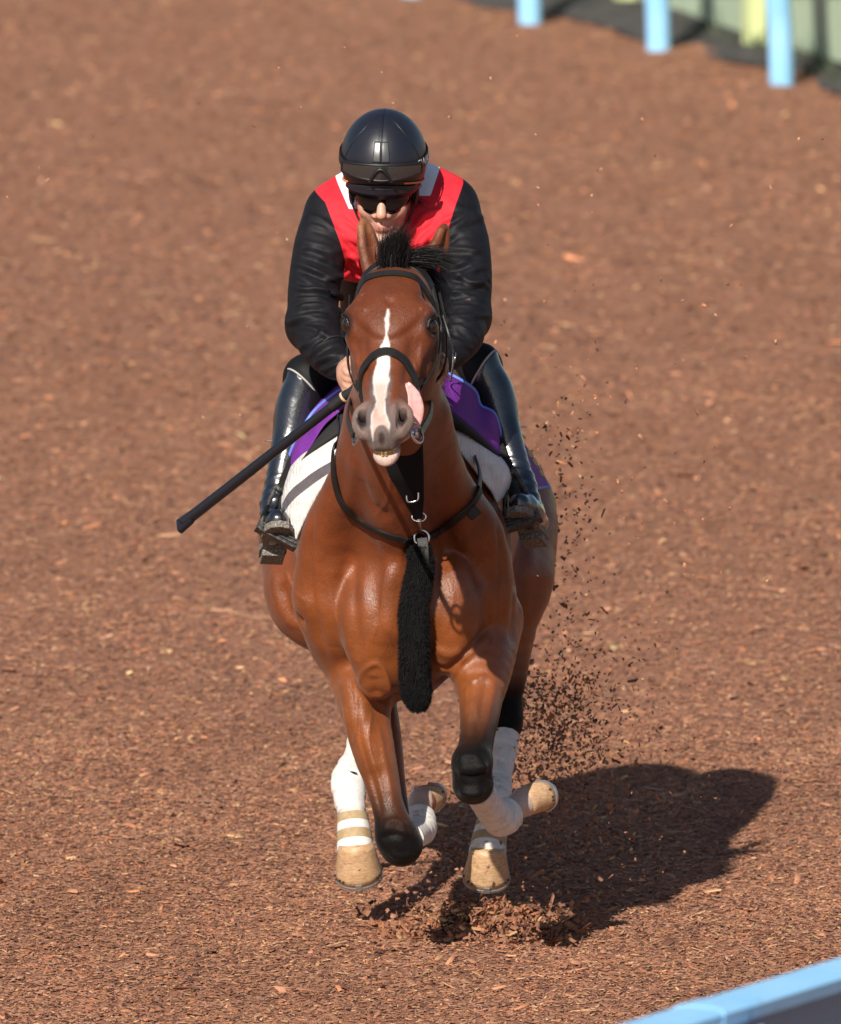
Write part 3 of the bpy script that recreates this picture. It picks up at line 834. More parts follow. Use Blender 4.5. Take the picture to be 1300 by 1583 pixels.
mt = Mat('ivory_teeth', (.52, .36, .15), .35); mt.base(mt.ramp(mt.noise(160, 3), [(.3, (.36, .22, .07)), (.7, (.66, .50, .26))])); M_TEETH = mt.m
for i in range(6):
    a = (i - 2.5) * .30
    c = hd(1.006 - .012 * abs(i - 2.5) ** 1.5 * .5, -.038 - .002 * abs(i - 2.5), math.sin(a) * .030 + .003)
    mesh_obj('tooth', *uvsphere(c, np.array([.0062, .010, .0085]), HROT, 10, 8), M_TEETH, horse)
    c = hd(1.006 - .012 * abs(i - 2.5) ** 1.5 * .5, -.048 - .001 * abs(i - 2.5), math.sin(a) * .029 + .003)
    mesh_obj('tooth', *uvsphere(c, np.array([.0060, .010, .006]), HROT, 10, 8), M_TEETH, horse)
mtg = Mat('wet_tongue', (.66, .33, .31), .32, **{'Subsurface Weight': .15, 'Subsurface Scale': .01})
mtg.base(mtg.ramp(mtg.noise(90, 4), [(.3, (.60, .28, .27)), (.7, (.74, .42, .40))])); mtg.bump(mtg.noise(300, 3), .3, .001)
def tongue():
    # leaf-shaped: root in the corner of the mouth, belly towards the camera, tip curled up against the cheek
    path = [W(606, 684, -.78), W(622, 672, -.765), W(637, 654, -.75), W(642, 632, -.745), W(638, 611, -.74), W(629, 592, -.735)]
    wid = [.010, .017, .021, .022, .018, .005]
    P = spline(path, 26); wd = np.interp(np.linspace(0, 1, 26), np.linspace(0, 1, 6), wid)
    T = np.gradient(P, axis=0); T /= np.linalg.norm(T, axis=1)[:, None]; V = []
    k = 12
    for i in range(26):
        nn = np.array([.25, -.95, .1]); nn = nrm(nn - T[i] * (nn @ T[i])); b = np.cross(T[i], nn)
        for j in range(k):
            th = 2 * math.pi * j / k; ca, sa = math.cos(th), math.sin(th)
            groove = -.004 * math.exp(-(ca * 2.4) ** 2) if sa > 0 else 0
            V.append(P[i] + b * (ca * wd[i]) + nn * (sa * (.0075 if wd[i] > .006 else .003) + groove + .004 * ca * ca))
    Fc = [(i * k + j, i * k + (j + 1) % k, (i + 1) * k + (j + 1) % k, (i + 1) * k + j) for i in range(25) for j in range(k)]
    Fc += [tuple(range(k))[::-1], tuple(25 * k + j for j in range(k))]
    return V, Fc
tag(mesh_obj('tongue', *tongue(), mtg.m, horse), 'pink tongue lolling out of the side of the mouth')

# ---- hair: mane, forelock
M_HAIR = Mat('black_hair', (.008, .007, .008), .5, **{'Specular IOR Level': .25}).m
def strands(roots, dirs, length, n, width, droop, spread, seed, seg=6):
    r = np.random.default_rng(seed); V = []; Fc = []
    for _ in range(n):
        t = r.uniform(0, 1); i = t * (len(roots) - 1); a = int(min(i, len(roots) - 2)); f = i - a
        p = np.asarray(roots[a]) * (1 - f) + np.asarray(roots[a + 1]) * f + r.normal(size=3) * spread[0]
        d = np.asarray(dirs[a]) * (1 - f) + np.asarray(dirs[a + 1]) * f + r.normal(size=3) * spread[1]
        d = nrm(d); L = length * r.uniform(.55, 1.15); w = width * r.uniform(.6, 1.4)
        sd = nrm(np.cross(d, r.normal(size=3))); o = len(V); bend = r.normal(size=3) * .25
        for q in range(seg + 1):
            s = q / seg
            c = p + d * (L * s) + (np.asarray(droop) + bend * .4) * (L * s * s)
            ww = w * (1 - s * .9)
            V += [c - sd * ww, c + sd * ww]
            if q: k = o + 2 * q; Fc.append((k - 2, k - 1, k + 1, k))
    return V, Fc
fl = [W(596, 408, -.50), W(622, 404, -.49)]
V1 = strands(fl, [(-.12, -.15, 1), (.05, -.10, 1)], .080, 2600, .0007, (.15, .05, -.05), (.010, .10), 3)
V2 = strands([W(610, 404, -.48), W(640, 402, -.46)], [(.9, -.15, .55), (1, -.1, .25)], .10, 2400, .0007, (.15, .0, -.30), (.008, .09), 4)
tag(mesh_obj('forelock', *merge(V1, V2), M_HAIR, horse, smooth=False), None, None, None, 'stuff')
crest = [W(640, 408, -.42), W(630, 430, -.34), W(628, 470, -.18), W(628, 520, .02), W(628, 570, .22)]
V3 = strands(crest, [(1, -.1, .15), (1, -.05, .1), (1, 0, .0), (1, 0, -.1), (1, 0, -.1)], .11, 5200, .0009, (-.1, .1, -.95), (.010, .09), 5)
tag(mesh_obj('mane', *V3, M_HAIR, horse, smooth=False), None, None, None, 'stuff')
tl = [W(632, 690, 1.55), W(634, 700, 1.56)]
V4 = strands(tl, [(0, .7, -.5), (.05, .6, -.7)], .42, 2200, .0016, (.0, .15, -.35), (.02, .10), 6, 9)
tag(mesh_obj('tail', *V4, M_HAIR, horse, smooth=False), None, None, None, 'stuff')

mesh_obj('whiskers', *strands([hd(.97, -.01, -.03), hd(1.0, -.02, 0), hd(.97, -.01, .03)], [-HV * .2 + HA - HW * .6, HA, HA + HW * .6], .028, 70, .0003, (0, 0, -.2), (.012, .35), 44, 3), M_HAIR, horse, smooth=False)
# ---- leg bandages and pastern bands
mb = Mat('white_bandage', (.80, .79, .77), .85)
mb.base(mb.ramp(mb.noise(45, 5, .6), [(.25, (.46, .41, .36)), (.45, (.64, .62, .59)), (.7, (.72, .70, .67))])); mb.bump(mb.noise(500, 3), .3, .0008); M_BAND = mb.m
mtan = Mat('tan_tape', (.36, .25, .13), .7); mtan.base(mtan.ramp(mtan.noise(60, 4), [(.3, (.30, .20, .10)), (.7, (.42, .31, .18))])); M_TAN = mtan.m
def wrap(seedv, amp=.075, turns=7):
    return lambda t, th: amp * (((t * turns + th / 6.283 + seedv) % 1.0) - .3) + .012 * math.sin(5 * th + 9 * t)
bands = [([W(779, 1140, 1.06), W(773, 1195, .96), W(766, 1240, .865), W(763, 1266, .83)], [.041, .031, .043, .039], 'near hind'),
         ([W(563, 1135, 1.06), W(552, 1170, .96), W(539, 1208, .862), W(543, 1256, .805)], [.042, .034, .047, .036], 'off hind'),
         ([W(633, 1296, .19), W(643, 1288, .29), W(648, 1280, .345), W(648, 1262, .39)], [.036, .036, .045, .040], 'off fore'),
         ([W(741, 1222, -.085), W(755, 1246, .02), W(774, 1265, .11), W(788, 1256, .145)], [.037, .038, .046, .041], 'near fore')]
for i, (p, r, nm) in enumerate(bands):
    mesh_obj('leg_bandage', *tube(p, r, 40, 110, True, None, 1.0, wrap(i * .3)), M_BAND, horse)
for pa, co in ((W(760, 1272, .815), W(754, 1314, .762)), (W(545, 1260, .802), W(549, 1308, .762))):
    for t0, t1, m, nm, rr in ((.0, .27, M_TAN, 'pastern_tape', .0405), (.27, .55, M_BAND, 'pastern_band', .0425), (.55, .86, M_TAN, 'pastern_tape', .0455), (.86, 1.16, M_BAND, 'coronet_band', .0470)):
        a = pa + (co - pa) * t0; b = pa + (co - pa) * t1
        mesh_obj(nm, *tube([a, (a + b) / 2, b], [rr, rr + .0015, rr + .0025], 32, 10, True, None, 1.0, lambda t, th: .006 * math.sin(4 * th)), m, horse)
# ================================================================== RAILS AND FENCE
mbl = Mat('pale_blue_plastic', (.22, .50, .80), .38); mbl.base(mbl.mix(mbl.ramp(mbl.noise(9, 7, .75), [(.60, (0, 0, 0)), (.74, (.6, .6, .6))]), mbl.ramp(mbl.noise(5, 4), [(.3, (.24, .54, .86)), (.7, (.33, .63, .92))]), (.26, .24, .22))); M_PBLUE = mbl.m
p0, p1, p2 = G(820, 36), G(1019, 82), G(1209, 132)
step = (p2 - p0) / 2
rail = empty('running_rail', p1)
tag(rail, 'pale blue rail on curved posts along the far edge of the track', 'rail')
inn = nrm(np.array([-step[1], step[0], 0])); inn = inn if inn[0] < 0 else -inn
for k in range(-2, 5):
    b = [p0, p1, p2][k] if 0 <= k < 3 else p0 + step * k
    b = np.array([b[0], b[1], 0.0])
    pts = [b - np.array([0, 0, .1]), b + np.array([0, 0, .25]) + inn * .012, b + np.array([0, 0, .6]) + inn * .05, b + np.array([0, 0, .95]) + inn * .10, b + np.array([0, 0, 1.12]) + inn * .26]
    mesh_obj('post', *tube(pts, [.051] * 5, 18, 30, True, (1, 0, 0)), M_PBLUE, rail)
ends = [p0 + step * -2.6, p0 + step * 4.6]
mesh_obj('rail', *tube([e + np.array([0, 0, 1.16]) + inn * .30 for e in (ends[0], ends[0] * .5 + ends[1] * .5, ends[1])], [.055] * 3, 18, 12, True, (0, 0, 1)), M_PBLUE, rail)
# dark verge behind the rail and the green boarding
out = -inn
mv = Mat('dark_verge', (.045, .045, .050), .9); mv.base(mv.ramp(mv.noise(9, 5), [(.3, (.025, .024, .028)), (.7, (.075, .065, .062))])); mv.bump(mv.noise(30, 4), .5, .02)
a, b = p0 - step * 14, p0 + step * 16
w0, w1 = .16, 2.3
nseg = 80; V = []
for i in range(nseg + 1):
    c = a + (b - a) * i / nseg
    for j in range(7):
        w_ = w0 + (w1 - w0) * j / 6 + (.12 * math.sin(i * 1.7) + .06 * math.sin(i * 4.1) if j == 0 else 0)
        q = c + out * w_; V.append((q[0], q[1], .006 + .03 * (j > 0) + .03 * math.sin(i * 2.3 + j * 1.9) ** 2 * (j > 0)))
verge = mesh_obj('verge', V, [(i * 7 + j, i * 7 + j + 1, (i + 1) * 7 + j + 1, (i + 1) * 7 + j) for i in range(nseg) for j in range(6)], mv.m)
tag(verge, kind='structure')
mgn = Mat('faded_green_board', (.20, .28, .16), .8)
gb = mgn.noise(5, 5, .65, vec=mgn.scaled((1, 1, .35)))
mgn.base(mgn.ramp(gb, [(.3, (.33, .42, .30)), (.55, (.38, .47, .34)), (.75, (.43, .51, .38))])); M_GREEN = mgn.m
myg = Mat('yellow_green_post', (.58, .64, .32), .6); M_YG = myg.m
gf = empty('board_fence', p1 + out * 1.3)
tag(gf, 'faded green board fence with yellow-green posts behind the blue rail', 'fence')
F0 = G(965, 18); F1 = G(1165, 80)
fd = nrm(np.array([F1[0] - F0[0], F1[1] - F0[1], 0])); fn_ = np.array([-fd[1], fd[0], 0]); fn_ = fn_ if fn_ @ out > 0 else -fn_
sp_ = np.linalg.norm((F1 - F0)[:2]); F0 = np.array([F0[0], F0[1], 0.0])
zz = np.array([0, 0, 1.0])
for k in range(-5, 8):
    q = F0 + fd * (sp_ * k)
    mesh_obj('post', *box_between(q + zz * .75, fd, fn_, zz, .095, .07, 1.62), M_YG, gf, smooth=False)
    for j in range(7):
        mesh_obj('board', *box_between(q + fd * (sp_ / 7 * (j + .5)) + fn_ * (.062 + .002 * (j % 2)) + zz * .80, fd, fn_, zz, sp_ / 7 - .002, .022, 1.50), M_GREEN, gf, smooth=False)
    mesh_obj('rail', *box_between(q + fd * (sp_ / 2) + fn_ * .10 + zz * 1.3, fd, fn_, zz, sp_, .05, .08), M_GREEN, gf, smooth=False)
# weeds at the foot of the boards
vv = strands([F0 - fd * sp_ * 5 - fn_ * .05, F0 + fd * sp_ * 8 - fn_ * .05], [(0, 0, 1), (0, 0, 1)], .12, 1500, .005, (.0, .0, -.2), (.03, .3), 41, 3)
mwd = Mat('dark_weeds', (.06, .085, .04), .8)
tag(mesh_obj('weeds', *vv, mwd.m, None, smooth=False), 'dark weeds along the foot of the green fence', 'weeds', kind='stuff')

# ---- near rail, bottom right corner
zr = 1.15
r0, r1 = G(962, 1590, zr), G(1312, 1483, zr)
rd = nrm(r1 - r0); rd[2] = 0; rd = nrm(rd); rn = nrm(np.array([rd[1], -rd[0], 0])); rn = rn if rn[1] < 0 else -rn
nr = empty('guard_rail', r0); tag(nr, 'pale blue guard rail crossing the bottom right corner, out of focus', 'rail')
J = G(1112, 1552, zr); J = np.array([J[0], J[1], 0]); t0 = -2.2; t1 = 3.5
mgr = Mat('grey_blue_metal', (.20, .26, .34), .5)
def bar(name, ta, tb, prof, mat, parent=nr):
    V = []
    for t in (ta, tb):
        for a_, z_ in prof: V.append(J + rd * t + rn * a_ + zz * (zr + z_))
    k = len(prof)
    return mesh_obj(name, V, [tuple(range(k)), tuple(range(2 * k - 1, k - 1, -1))] + [(i, (i + 1) % k, k + (i + 1) % k, k + i) for i in range(k)], mat, parent, smooth=False)
cap = [(.035, -.040), (.040, -.012), (.030, -.002), (.0, 0), (-.05, -.001), (-.075, -.006), (-.085, -.020), (-.085, -.040)]
bar('top_rail', t0, -.004, cap, M_PBLUE); bar('top_rail', .004, t1, cap, M_PBLUE)
bar('joint_sleeve', -.05, .05, [(a_ * 1.06, z_ * 1.06 + .002) for a_, z_ in cap], M_PBLUE)
bar('web', t0, t1, [(.012, -.150), (.012, -.041), (-.05, -.041), (-.05, -.150)], mgr.m)
bar('lower_rail', t0, t1, [(.030, -.230), (.034, -.170), (.026, -.151), (-.06, -.151), (-.06, -.230)], M_PBLUE)
for t in (-1.6, .06, 1.75, 3.3):
    c = J + rd * t + rn * .06
    mesh_obj('post', *tube([c + rn * .10 - zz * .05, c + rn * .10 + zz * .7, c + rn * .07 + zz * .98, c - rn * .02 + zz * 1.07], [.040] * 4, 16, 24, True), M_PBLUE, nr)
# ================================================================== RIDER
RO = W(593, 288, .44)                                            # mid-skull
RF = nrm((-.05, -.97, -.23)); RR = nrm(np.array([1, 0, 0]) - RF * RF[0]); RU = np.cross(RF, RR); RU = RU if RU[2] > 0 else -RU
RROT = np.stack([RR, RF, RU])
def rh(r, f, u): return RO + RR * r + RF * f + RU * u

LSH, LEL, LWR = W(516, 330, .58), W(484, 498, .36), W(530, 566, .17)
RSH, REL, RWR = W(692, 320, .58), W(716, 486, .36), W(684, 556, .15)
HIPL, HIPR = W(585, 560, 1.12), W(645, 556, 1.12)
KNL, KNR = W(476, 586, .62), W(738, 568, .62)
ANL, ANR = W(426, 782, .49), W(805, 750, .49)
HELL, TOEL = W(420, 852, .46), W(433, 808, .29)
HELR, TOER = W(828, 826, .46), W(796, 784, .29)

def hand_parts(F, wr, side):
    """closed fist on the rein: palm, four curled fingers of unequal length, thumb from the side of the palm"""
    fw = nrm((-side * .12, -.95, -.25)); up = nrm(np.array([0, 0, 1]) - fw * fw[2]); inn = np.cross(fw, up) * (1 if side < 0 else -1)
    if inn[0] * -side < 0: inn = -inn
    pc = wr + fw * .055
    F.put(chain([wr - fw * .04, wr + fw * .01, pc], [.026, .027, .030], n=inn, s=.72), .012)
    F.put(ell(pc + fw * .012, (.021, .042, .040), np.stack([inn, fw, up])), .012)
    for i, (ln, h) in enumerate(((.030, .027), (.034, .009), (.032, -.010), (.026, -.027))):
        k = pc + fw * .045 + up * h - inn * .004
        F.put(chain([k - fw * .012, k + fw * .012 + inn * .004, k + fw * .012 + inn * (ln * .9), k - fw * .012 + inn * (ln * 1.05)],
                    [.0098, .0095, .0088, .0078]), .004)
    t = pc + up * .030 - fw * .02 + inn * .008
    F.put(chain([t, t + fw * .030 + up * .012 + inn * .012, t + fw * .058 + up * .002 + inn * .020], [.012, .0105, .0088]), .006)
    return pc + fw * .05 + inn * .018

def rider_body():
    F = Field(axis_grid((-.44, -.24, .010), (-.24, .08, .0034), (.08, .32, .010)), axis_grid((-.10, .14, .0045), (.14, .30, .008), (.30, .50, .0034), (.50, 1.3, .016)),
              axis_grid((.98, 1.48, .014), (1.48, 1.70, .0045), (1.70, 1.92, .009), (1.92, 2.26, .0034)))
    F.put(ell(rh(0, -.005, .035), (.077, .098, .095), RROT), .02)
    F.put(ell(rh(0, .028, -.040), (.057, .072, .070), RROT), .03)
    F.put(chain([rh(-.050, .0, -.050), rh(-.030, .056, -.094), rh(0, .082, -.112)], [.016, .013, .016]), .025)
    F.put(chain([rh(.050, .0, -.050), rh(.030, .056, -.094), rh(0, .082, -.112)], [.016, .013, .016]), .025)
    F.put(ell(rh(0, .086, -.112), (.019, .015, .015), RROT), .015)
    F.put(chain([rh(0, .092, .012), rh(0, .104, -.012), rh(0, .118, -.036)], [.009, .011, .0135]), .012)
    for s in (-1, 1):
        F.put(ell(rh(s * .015, .104, -.043), (.0100, .012, .009), RROT), .006)
        F.put(ell(rh(s * .007, .114, -.051), (.004, .006, .005), RROT), .004, True)
        F.put(ell(rh(s * .036, .066, -.035), (.026, .026, .024), RROT), .025)
        F.put(ell(rh(s * .030, .092, .004), (.020, .016, .013), RROT), .015, True)
        F.put(ell(rh(s * .031, .076, .004), (.013, .013, .013), RROT), .004)
        F.put(chain([rh(s * .012, .098, .022), rh(s * .034, .090, .025), rh(s * .050, .072, .016)], [.007, .008, .006]), .012)
        F.put(chain([rh(s * .078, .0, .02), rh(s * .084, -.012, .0), rh(s * .078, -.006, -.028)], [.008, .009, .007]), .006)
        F.put(chain([rh(s * .018, .106, -.060), rh(s * .034, .082, -.085)], [.004, .005]), .010, True)
    F.put(chain([rh(-.026, .086, -.077), rh(-.009, .100, -.0715), rh(0, .101, -.073), rh(.009, .100, -.0715), rh(.026, .086, -.077)], [.004, .0065, .006, .0065, .004]), .006)
    F.put(chain([rh(-.023, .085, -.083), rh(0, .098, -.087), rh(.023, .085, -.083)], [.005, .008, .005]), .006)
    F.put(chain([rh(-.028, .092, -.0790), rh(0, .110, -.0785), rh(.028, .092, -.0790)], [.0018, .0022, .0018]), .003, True)
    F.put(chain([rh(-.012, .098, -.097), rh(0, .102, -.098), rh(.012, .098, -.097)], [.005, .006, .005]), .010, True)
    # neck, trunk, limbs (clothed)
    F.put(chain([rh(0, -.03, -.06), W(600, 315, .60), W(602, 345, .64)], [.055, .058, .07]), .03)
    F.put(chain([W(600, 350, .64), W(606, 430, .82), W(612, 510, 1.05), W(615, 555, 1.12)], [.10, .10, .095, .10], n=(1, 0, 0), s=1.3), .03)
    for sh, el_, wr in ((LSH, LEL, LWR), (RSH, REL, RWR)):
        F.put(chain([sh, el_], [.042, .032]), .03); F.put(chain([el_, wr], [.030, .024]), .03)
    for hp, kn, an in ((HIPL, KNL, ANL), (HIPR, KNR, ANR)):
        F.put(chain([hp, kn], [.075, .05]), .04); F.put(chain([kn, kn * .6 + an * .4, an], [.040, .034, .018]), .03)
    for a, b, c in ((ANL, HELL, TOEL), (ANR, HELR, TOER)):
        F.put(chain([a, b * .7 + c * .3 + np.array([0, 0, .035]), c * .55 + b * .45 + np.array([0, 0, .030])], [.018, .016, .012]), .02)
    gl = hand_parts(F, LWR, -1); gr_ = hand_parts(F, RWR, 1)
    return F, gl, gr_
RFld, GRIP_L, GRIP_R = rider_body()
RV_, RQ_ = RFld.mesh(1)
msk = Mat('skin', (.60, .35, .26), .48, **{'Subsurface Weight': .12, 'Subsurface Scale': .008})
msk.b.inputs['Subsurface Radius'].default_value = (1, .35, .2)
sk = msk.mix(.6, msk.attr('tone').outputs['Color'], msk.mix(1.0, msk.attr('tone').outputs['Color'], msk.ramp(msk.noise(55, 5), [(.3, (.78, .72, .70)), (.7, (1.12, 1.1, 1.08))]), 'MULTIPLY'))
msk.base(sk); msk.bump(msk.noise(420, 3), .25, .0008)
person = mesh_obj('person', RV_, RQ_, msk.m)
q = RV_ - RO; lr, lf, lu = q @ RR, q @ RF, q @ RU
tone = np.tile([.56, .31, .225], (len(RV_), 1))
lip = sstep(.0115, .007, np.abs(lu + .079)) * sstep(.030, .022, np.abs(lr)) * (lf > .07)
tone = mixc(tone, lip * .8, (.46, .16, .14))
tone = mixc(tone, sstep(.03, .0, np.sqrt((lr / 1.2) ** 2 + (lu + .045) ** 2)) * (lf > .06) * .35, (.58, .24, .18))
stub = sstep(-.055, -.085, lu) * (lf > .0) * (1 - lip) * sstep(-.13, -.09, lu + 0 * lr)
tone = mixc(tone, stub * .30, (.28, .17, .14))
set_col(person, 'tone', tone)
tag(person, 'jockey in black and red jacket and black helmet crouched over the horse', 'person')

# ---------------------------------------------------------------- jacket
def jersey():
    F = Field(axis_grid((-.42, .26, .0042)), axis_grid((-.04, .34, .0048), (.34, .70, .0045), (.70, 1.25, .010)), axis_grid((1.48, 2.10, .0042)))
    F.put(chain([W(601, 335, .60), W(605, 395, .70), W(608, 450, .84), W(612, 515, 1.05)], [.125, .130, .125, .12], n=(1, 0, 0), s=[1.12, 1.10, 1.12, 1.2]), .04)
    F.put(chain([LSH + np.array([.01, 0, 0]), W(552, 300, .62), W(600, 302, .66), W(652, 292, .62), RSH], [.070, .068, .07, .070, .070]), .05)
    F.put(chain([W(548, 360, .52), W(600, 375, .52), W(655, 355, .52)], [.065, .06, .065]), .06)
    # sleeves: loose, bagging at the elbow, gathered above the cuff
    F.put(chain([LSH, W(497, 380, .50), W(485, 450, .42), LEL], [.074, .071, .067, .064]), .035)
    F.put(chain([LEL, W(496, 532, .28), W(516, 558, .21), LWR], [.064, .058, .047, .036]), .02)
    F.put(chain([RSH, W(712, 375, .50), W(720, 440, .42), REL], [.076, .074, .068, .064]), .035)
    F.put(chain([REL, W(715, 518, .27), W(700, 542, .19), RWR], [.062, .056, .045, .036]), .02)
    F.put(ell(W(482, 508, .38), (.062, .07, .06)), .03); F.put(ell(W(720, 494, .38), (.062, .07, .06)), .03)
    # folds: individual creases lying round the sleeves
    r = np.random.default_rng(21)
    def creases(a, b, ra, rb, n, t0, t1, tilt, amp=(.006, .011)):
        ax = nrm(b - a); L = np.linalg.norm(b - a); e1 = nrm(np.cross(ax, (0, 1, 0))); e2 = np.cross(ax, e1)
        fa = math.atan2(-e2[1], -e1[1])                       # angle that faces the camera
        for _ in range(n):
            t = r.uniform(t0, t1) * L; ph = fa + r.uniform(-1.5, 1.5); dp = r.uniform(.5, 1.3); dt = (tilt + r.normal() * .5) * .045
            P = []; 
            for q in (-1, -.5, 0, .5, 1):
                tt = t + dt * q + .008 * r.normal(); p_ = ph + dp * q; rr = (ra + (rb - ra) * np.clip(tt / L, 0, 1)) - .0035
                P.append(a + ax * tt + (e1 * math.cos(p_) + e2 * math.sin(p_)) * rr)
            w = r.uniform(*amp)
            F.put(chain(P, [w * .3, w * .8, w, w * .8, w * .3], sub=3), .010)
    creases(LSH, LEL, .076, .065, 7, .10, .75, .9); creases(LSH, LEL, .070, .066, 5, .65, 1.05, .2, (.007, .013))
    creases(LEL, LWR, .062, .040, 5, .0, .75, -.6)
    creases(RSH, REL, .078, .066, 8, .05, .75, -.9, (.007, .013)); creases(RSH, REL, .070, .066, 5, .6, 1.05, -.2, (.007, .013))
    creases(REL, RWR, .060, .040, 4, .0, .75, .6)
    for p in ([(512, 330, .50), (535, 352, .47), (560, 372, .44), (575, 395, .43)], [(515, 350, .50), (540, 385, .47), (556, 415, .47)], [(690, 335, .50), (668, 360, .46), (648, 380, .44)],
              [(693, 355, .50), (672, 390, .47), (655, 415, .48)], [(545, 325, .48), (560, 345, .455), (578, 358, .44)], [(530, 400, .52), (548, 425, .53), (575, 438, .54)]):
        P = [W(*q) for q in p]; F.put(chain(P, [.004] + [.008] * (len(P) - 2) + [.003]), .02)
    return F
JV, JQ = jersey().mesh(1)
rj = np.random.default_rng(5); JS = []
for (x0, y0), (x1, y1), hw_, n, sl in (((508, 345), (482, 450), 40, 8, .40), ((480, 440), (482, 515), 44, 8, .05), ((486, 520), (516, 570), 32, 6, -.5), ((696, 330), (722, 440), 42, 9, -.5), ((722, 430), (718, 500), 44, 8, -.05), ((720, 500), (700, 540), 30, 4, .5), ((560, 345), (556, 430), 26, 6, .8), ((652, 330), (664, 400), 24, 6, -.8)):
    for k in range(n):
        t = (k + .5 + rj.normal() * .25) / n; cx, cy = x0 + (x1 - x0) * t + rj.normal() * 7, y0 + (y1 - y0) * t; L = hw_ * rj.uniform(.55, 1.05); s_ = sl + rj.normal() * .16; bow = rj.uniform(-9, 3)
        am = rj.uniform(.0035, .0075); wd_ = rj.uniform(.006, .010)
        JS.append(([(cx - L, cy - s_ * L), (cx - L * .3, cy - s_ * L * .3 + bow), (cx + L * .3, cy + s_ * L * .3 + bow * .8), (cx + L, cy + s_ * L)], wd_, am))
        JS.append(([(cx - L * .8, cy - s_ * L * .8 + 7), (cx, cy + bow + 8), (cx + L * .8, cy + s_ * L * .8 + 7)], wd_ * .9, -am * .6))
JV = sculpt(JV, JQ, JS)
mj = Mat('jacket_cloth', (.02, .02, .02), .5)
def thr(name, soft=.0008):
    m = mj.node('ShaderNodeMapRange'); m.inputs['From Min'].default_value = -soft; m.inputs['From Max'].default_value = soft
    mj.link(mj.attr(name).outputs['Fac'], m.inputs['Value']); return m.outputs[0]
weave = mj.noise(700, 2)
blk = mj.ramp(mj.noise(25, 4), [(.3, (.006, .006, .008)), (.7, (.011, .011, .014))])
red = mj.ramp(mj.noise(18, 4), [(.3, (.60, .018, .032)), (.7, (.72, .030, .045))])
cj = mj.mix(thr('body'), blk, red); cj = mj.mix(thr('yoke'), cj, (.80, .80, .84))
mj.base(cj); mj.rough(mj.math('ADD', mj.math('MULTIPLY', thr('body'), .1), .58)); mj.b.inputs['Specular IOR Level'].default_value = .18
b1 = mj.bump(mj.noise(60, 4, .6), .25, .003); mj.bump(weave, .15, .0006, b1)
jk = mesh_obj('jacket', JV, JQ, mj.m, person)
tag(jk, 'black jacket with red chest and white shoulder patches')
jx, jz = JV[:, 0], JV[:, 2]
def xl(pp, Y=.52):
    w = np.array([W(a, b, Y) for a, b in pp]); o = np.argsort(w[:, 2]); return np.interp(jz, w[o, 2], w[o, 0])
xL = xl([(484, 296), (503, 312), (517, 345), (528, 375), (534, 400), (530, 440)]); xR = xl([(716, 286), (702, 320), (692, 350), (682, 390), (676, 430)])
zb_ = W(540, 444, .52)[2]
set_f(jk, 'body', np.minimum(np.minimum(jx - xL, xR - jx), jz - zb_))
yl = xl([(512, 262), (541, 320)], .56); yr = xl([(682, 256), (664, 302)], .56)
set_f(jk, 'yoke', np.minimum(np.minimum(jx - yl, yr - jx), np.where(jx < RO[0], jz - W(545, 319, .53)[2], jz - W(656, 301, .53)[2])))
# collar
cp = [W(560, 318, .53), W(580, 345, .50), W(602, 350, .495), W(626, 340, .50), W(644, 312, .53), W(632, 296, .66), W(600, 294, .72), W(570, 298, .66), W(560, 318, .53)]
M_RED = Mat('red_collar', (.62, .02, .035), .6).m
mesh_obj('collar', *tube(cp, [.013] * 9, 10, 48, False, (0, 0, 1), .5), M_RED, jk)

# ---------------------------------------------------------------- breeches
def breeches():
    F = Field(axis_grid((-.36, .22, .006)), axis_grid((.30, 1.30, .007)), axis_grid((1.38, 1.92, .006)))
    F.put(chain([W(585, 545, 1.08), W(620, 540, 1.12), W(648, 545, 1.08)], [.13, .14, .13]), .05)
    for hp, kn, an in ((HIPL, KNL, ANL), (HIPR, KNR, ANR)):
        F.put(chain([hp, hp * .45 + kn * .55, kn], [.098, .084, .062]), .05)
        F.put(chain([kn, kn * .8 + an * .2], [.062, .050]), .02)
    F.bumpf(lambda X, Y, Z: .004 * noise3((X, Y, Z), 60, 3), (-.4, .2, 1.3), (.3, 1.4, 2))
    return F
BV, BQ = breeches().mesh(1)
mbr = Mat('black_breeches', (.006, .006, .007), .62, **{'Specular IOR Level': .2}); mbr.bump(mbr.noise(60, 4), .3, .003)
mesh_obj('breeches', BV, BQ, mbr.m, person)

# ---------------------------------------------------------------- boots
mbt = Mat('polished_boot_leather', (.008, .010, .016), .24, **{'Specular IOR Level': .9, 'Coat Weight': .6, 'Coat Roughness': .10})
mbt.bump(mbt.noise(24, 5, .6), .35, .006); mbt.rough(mbt.math('ADD', mbt.math('MULTIPLY', mbt.noise(40, 4), .25), .14)); M_BOOT = mbt.m
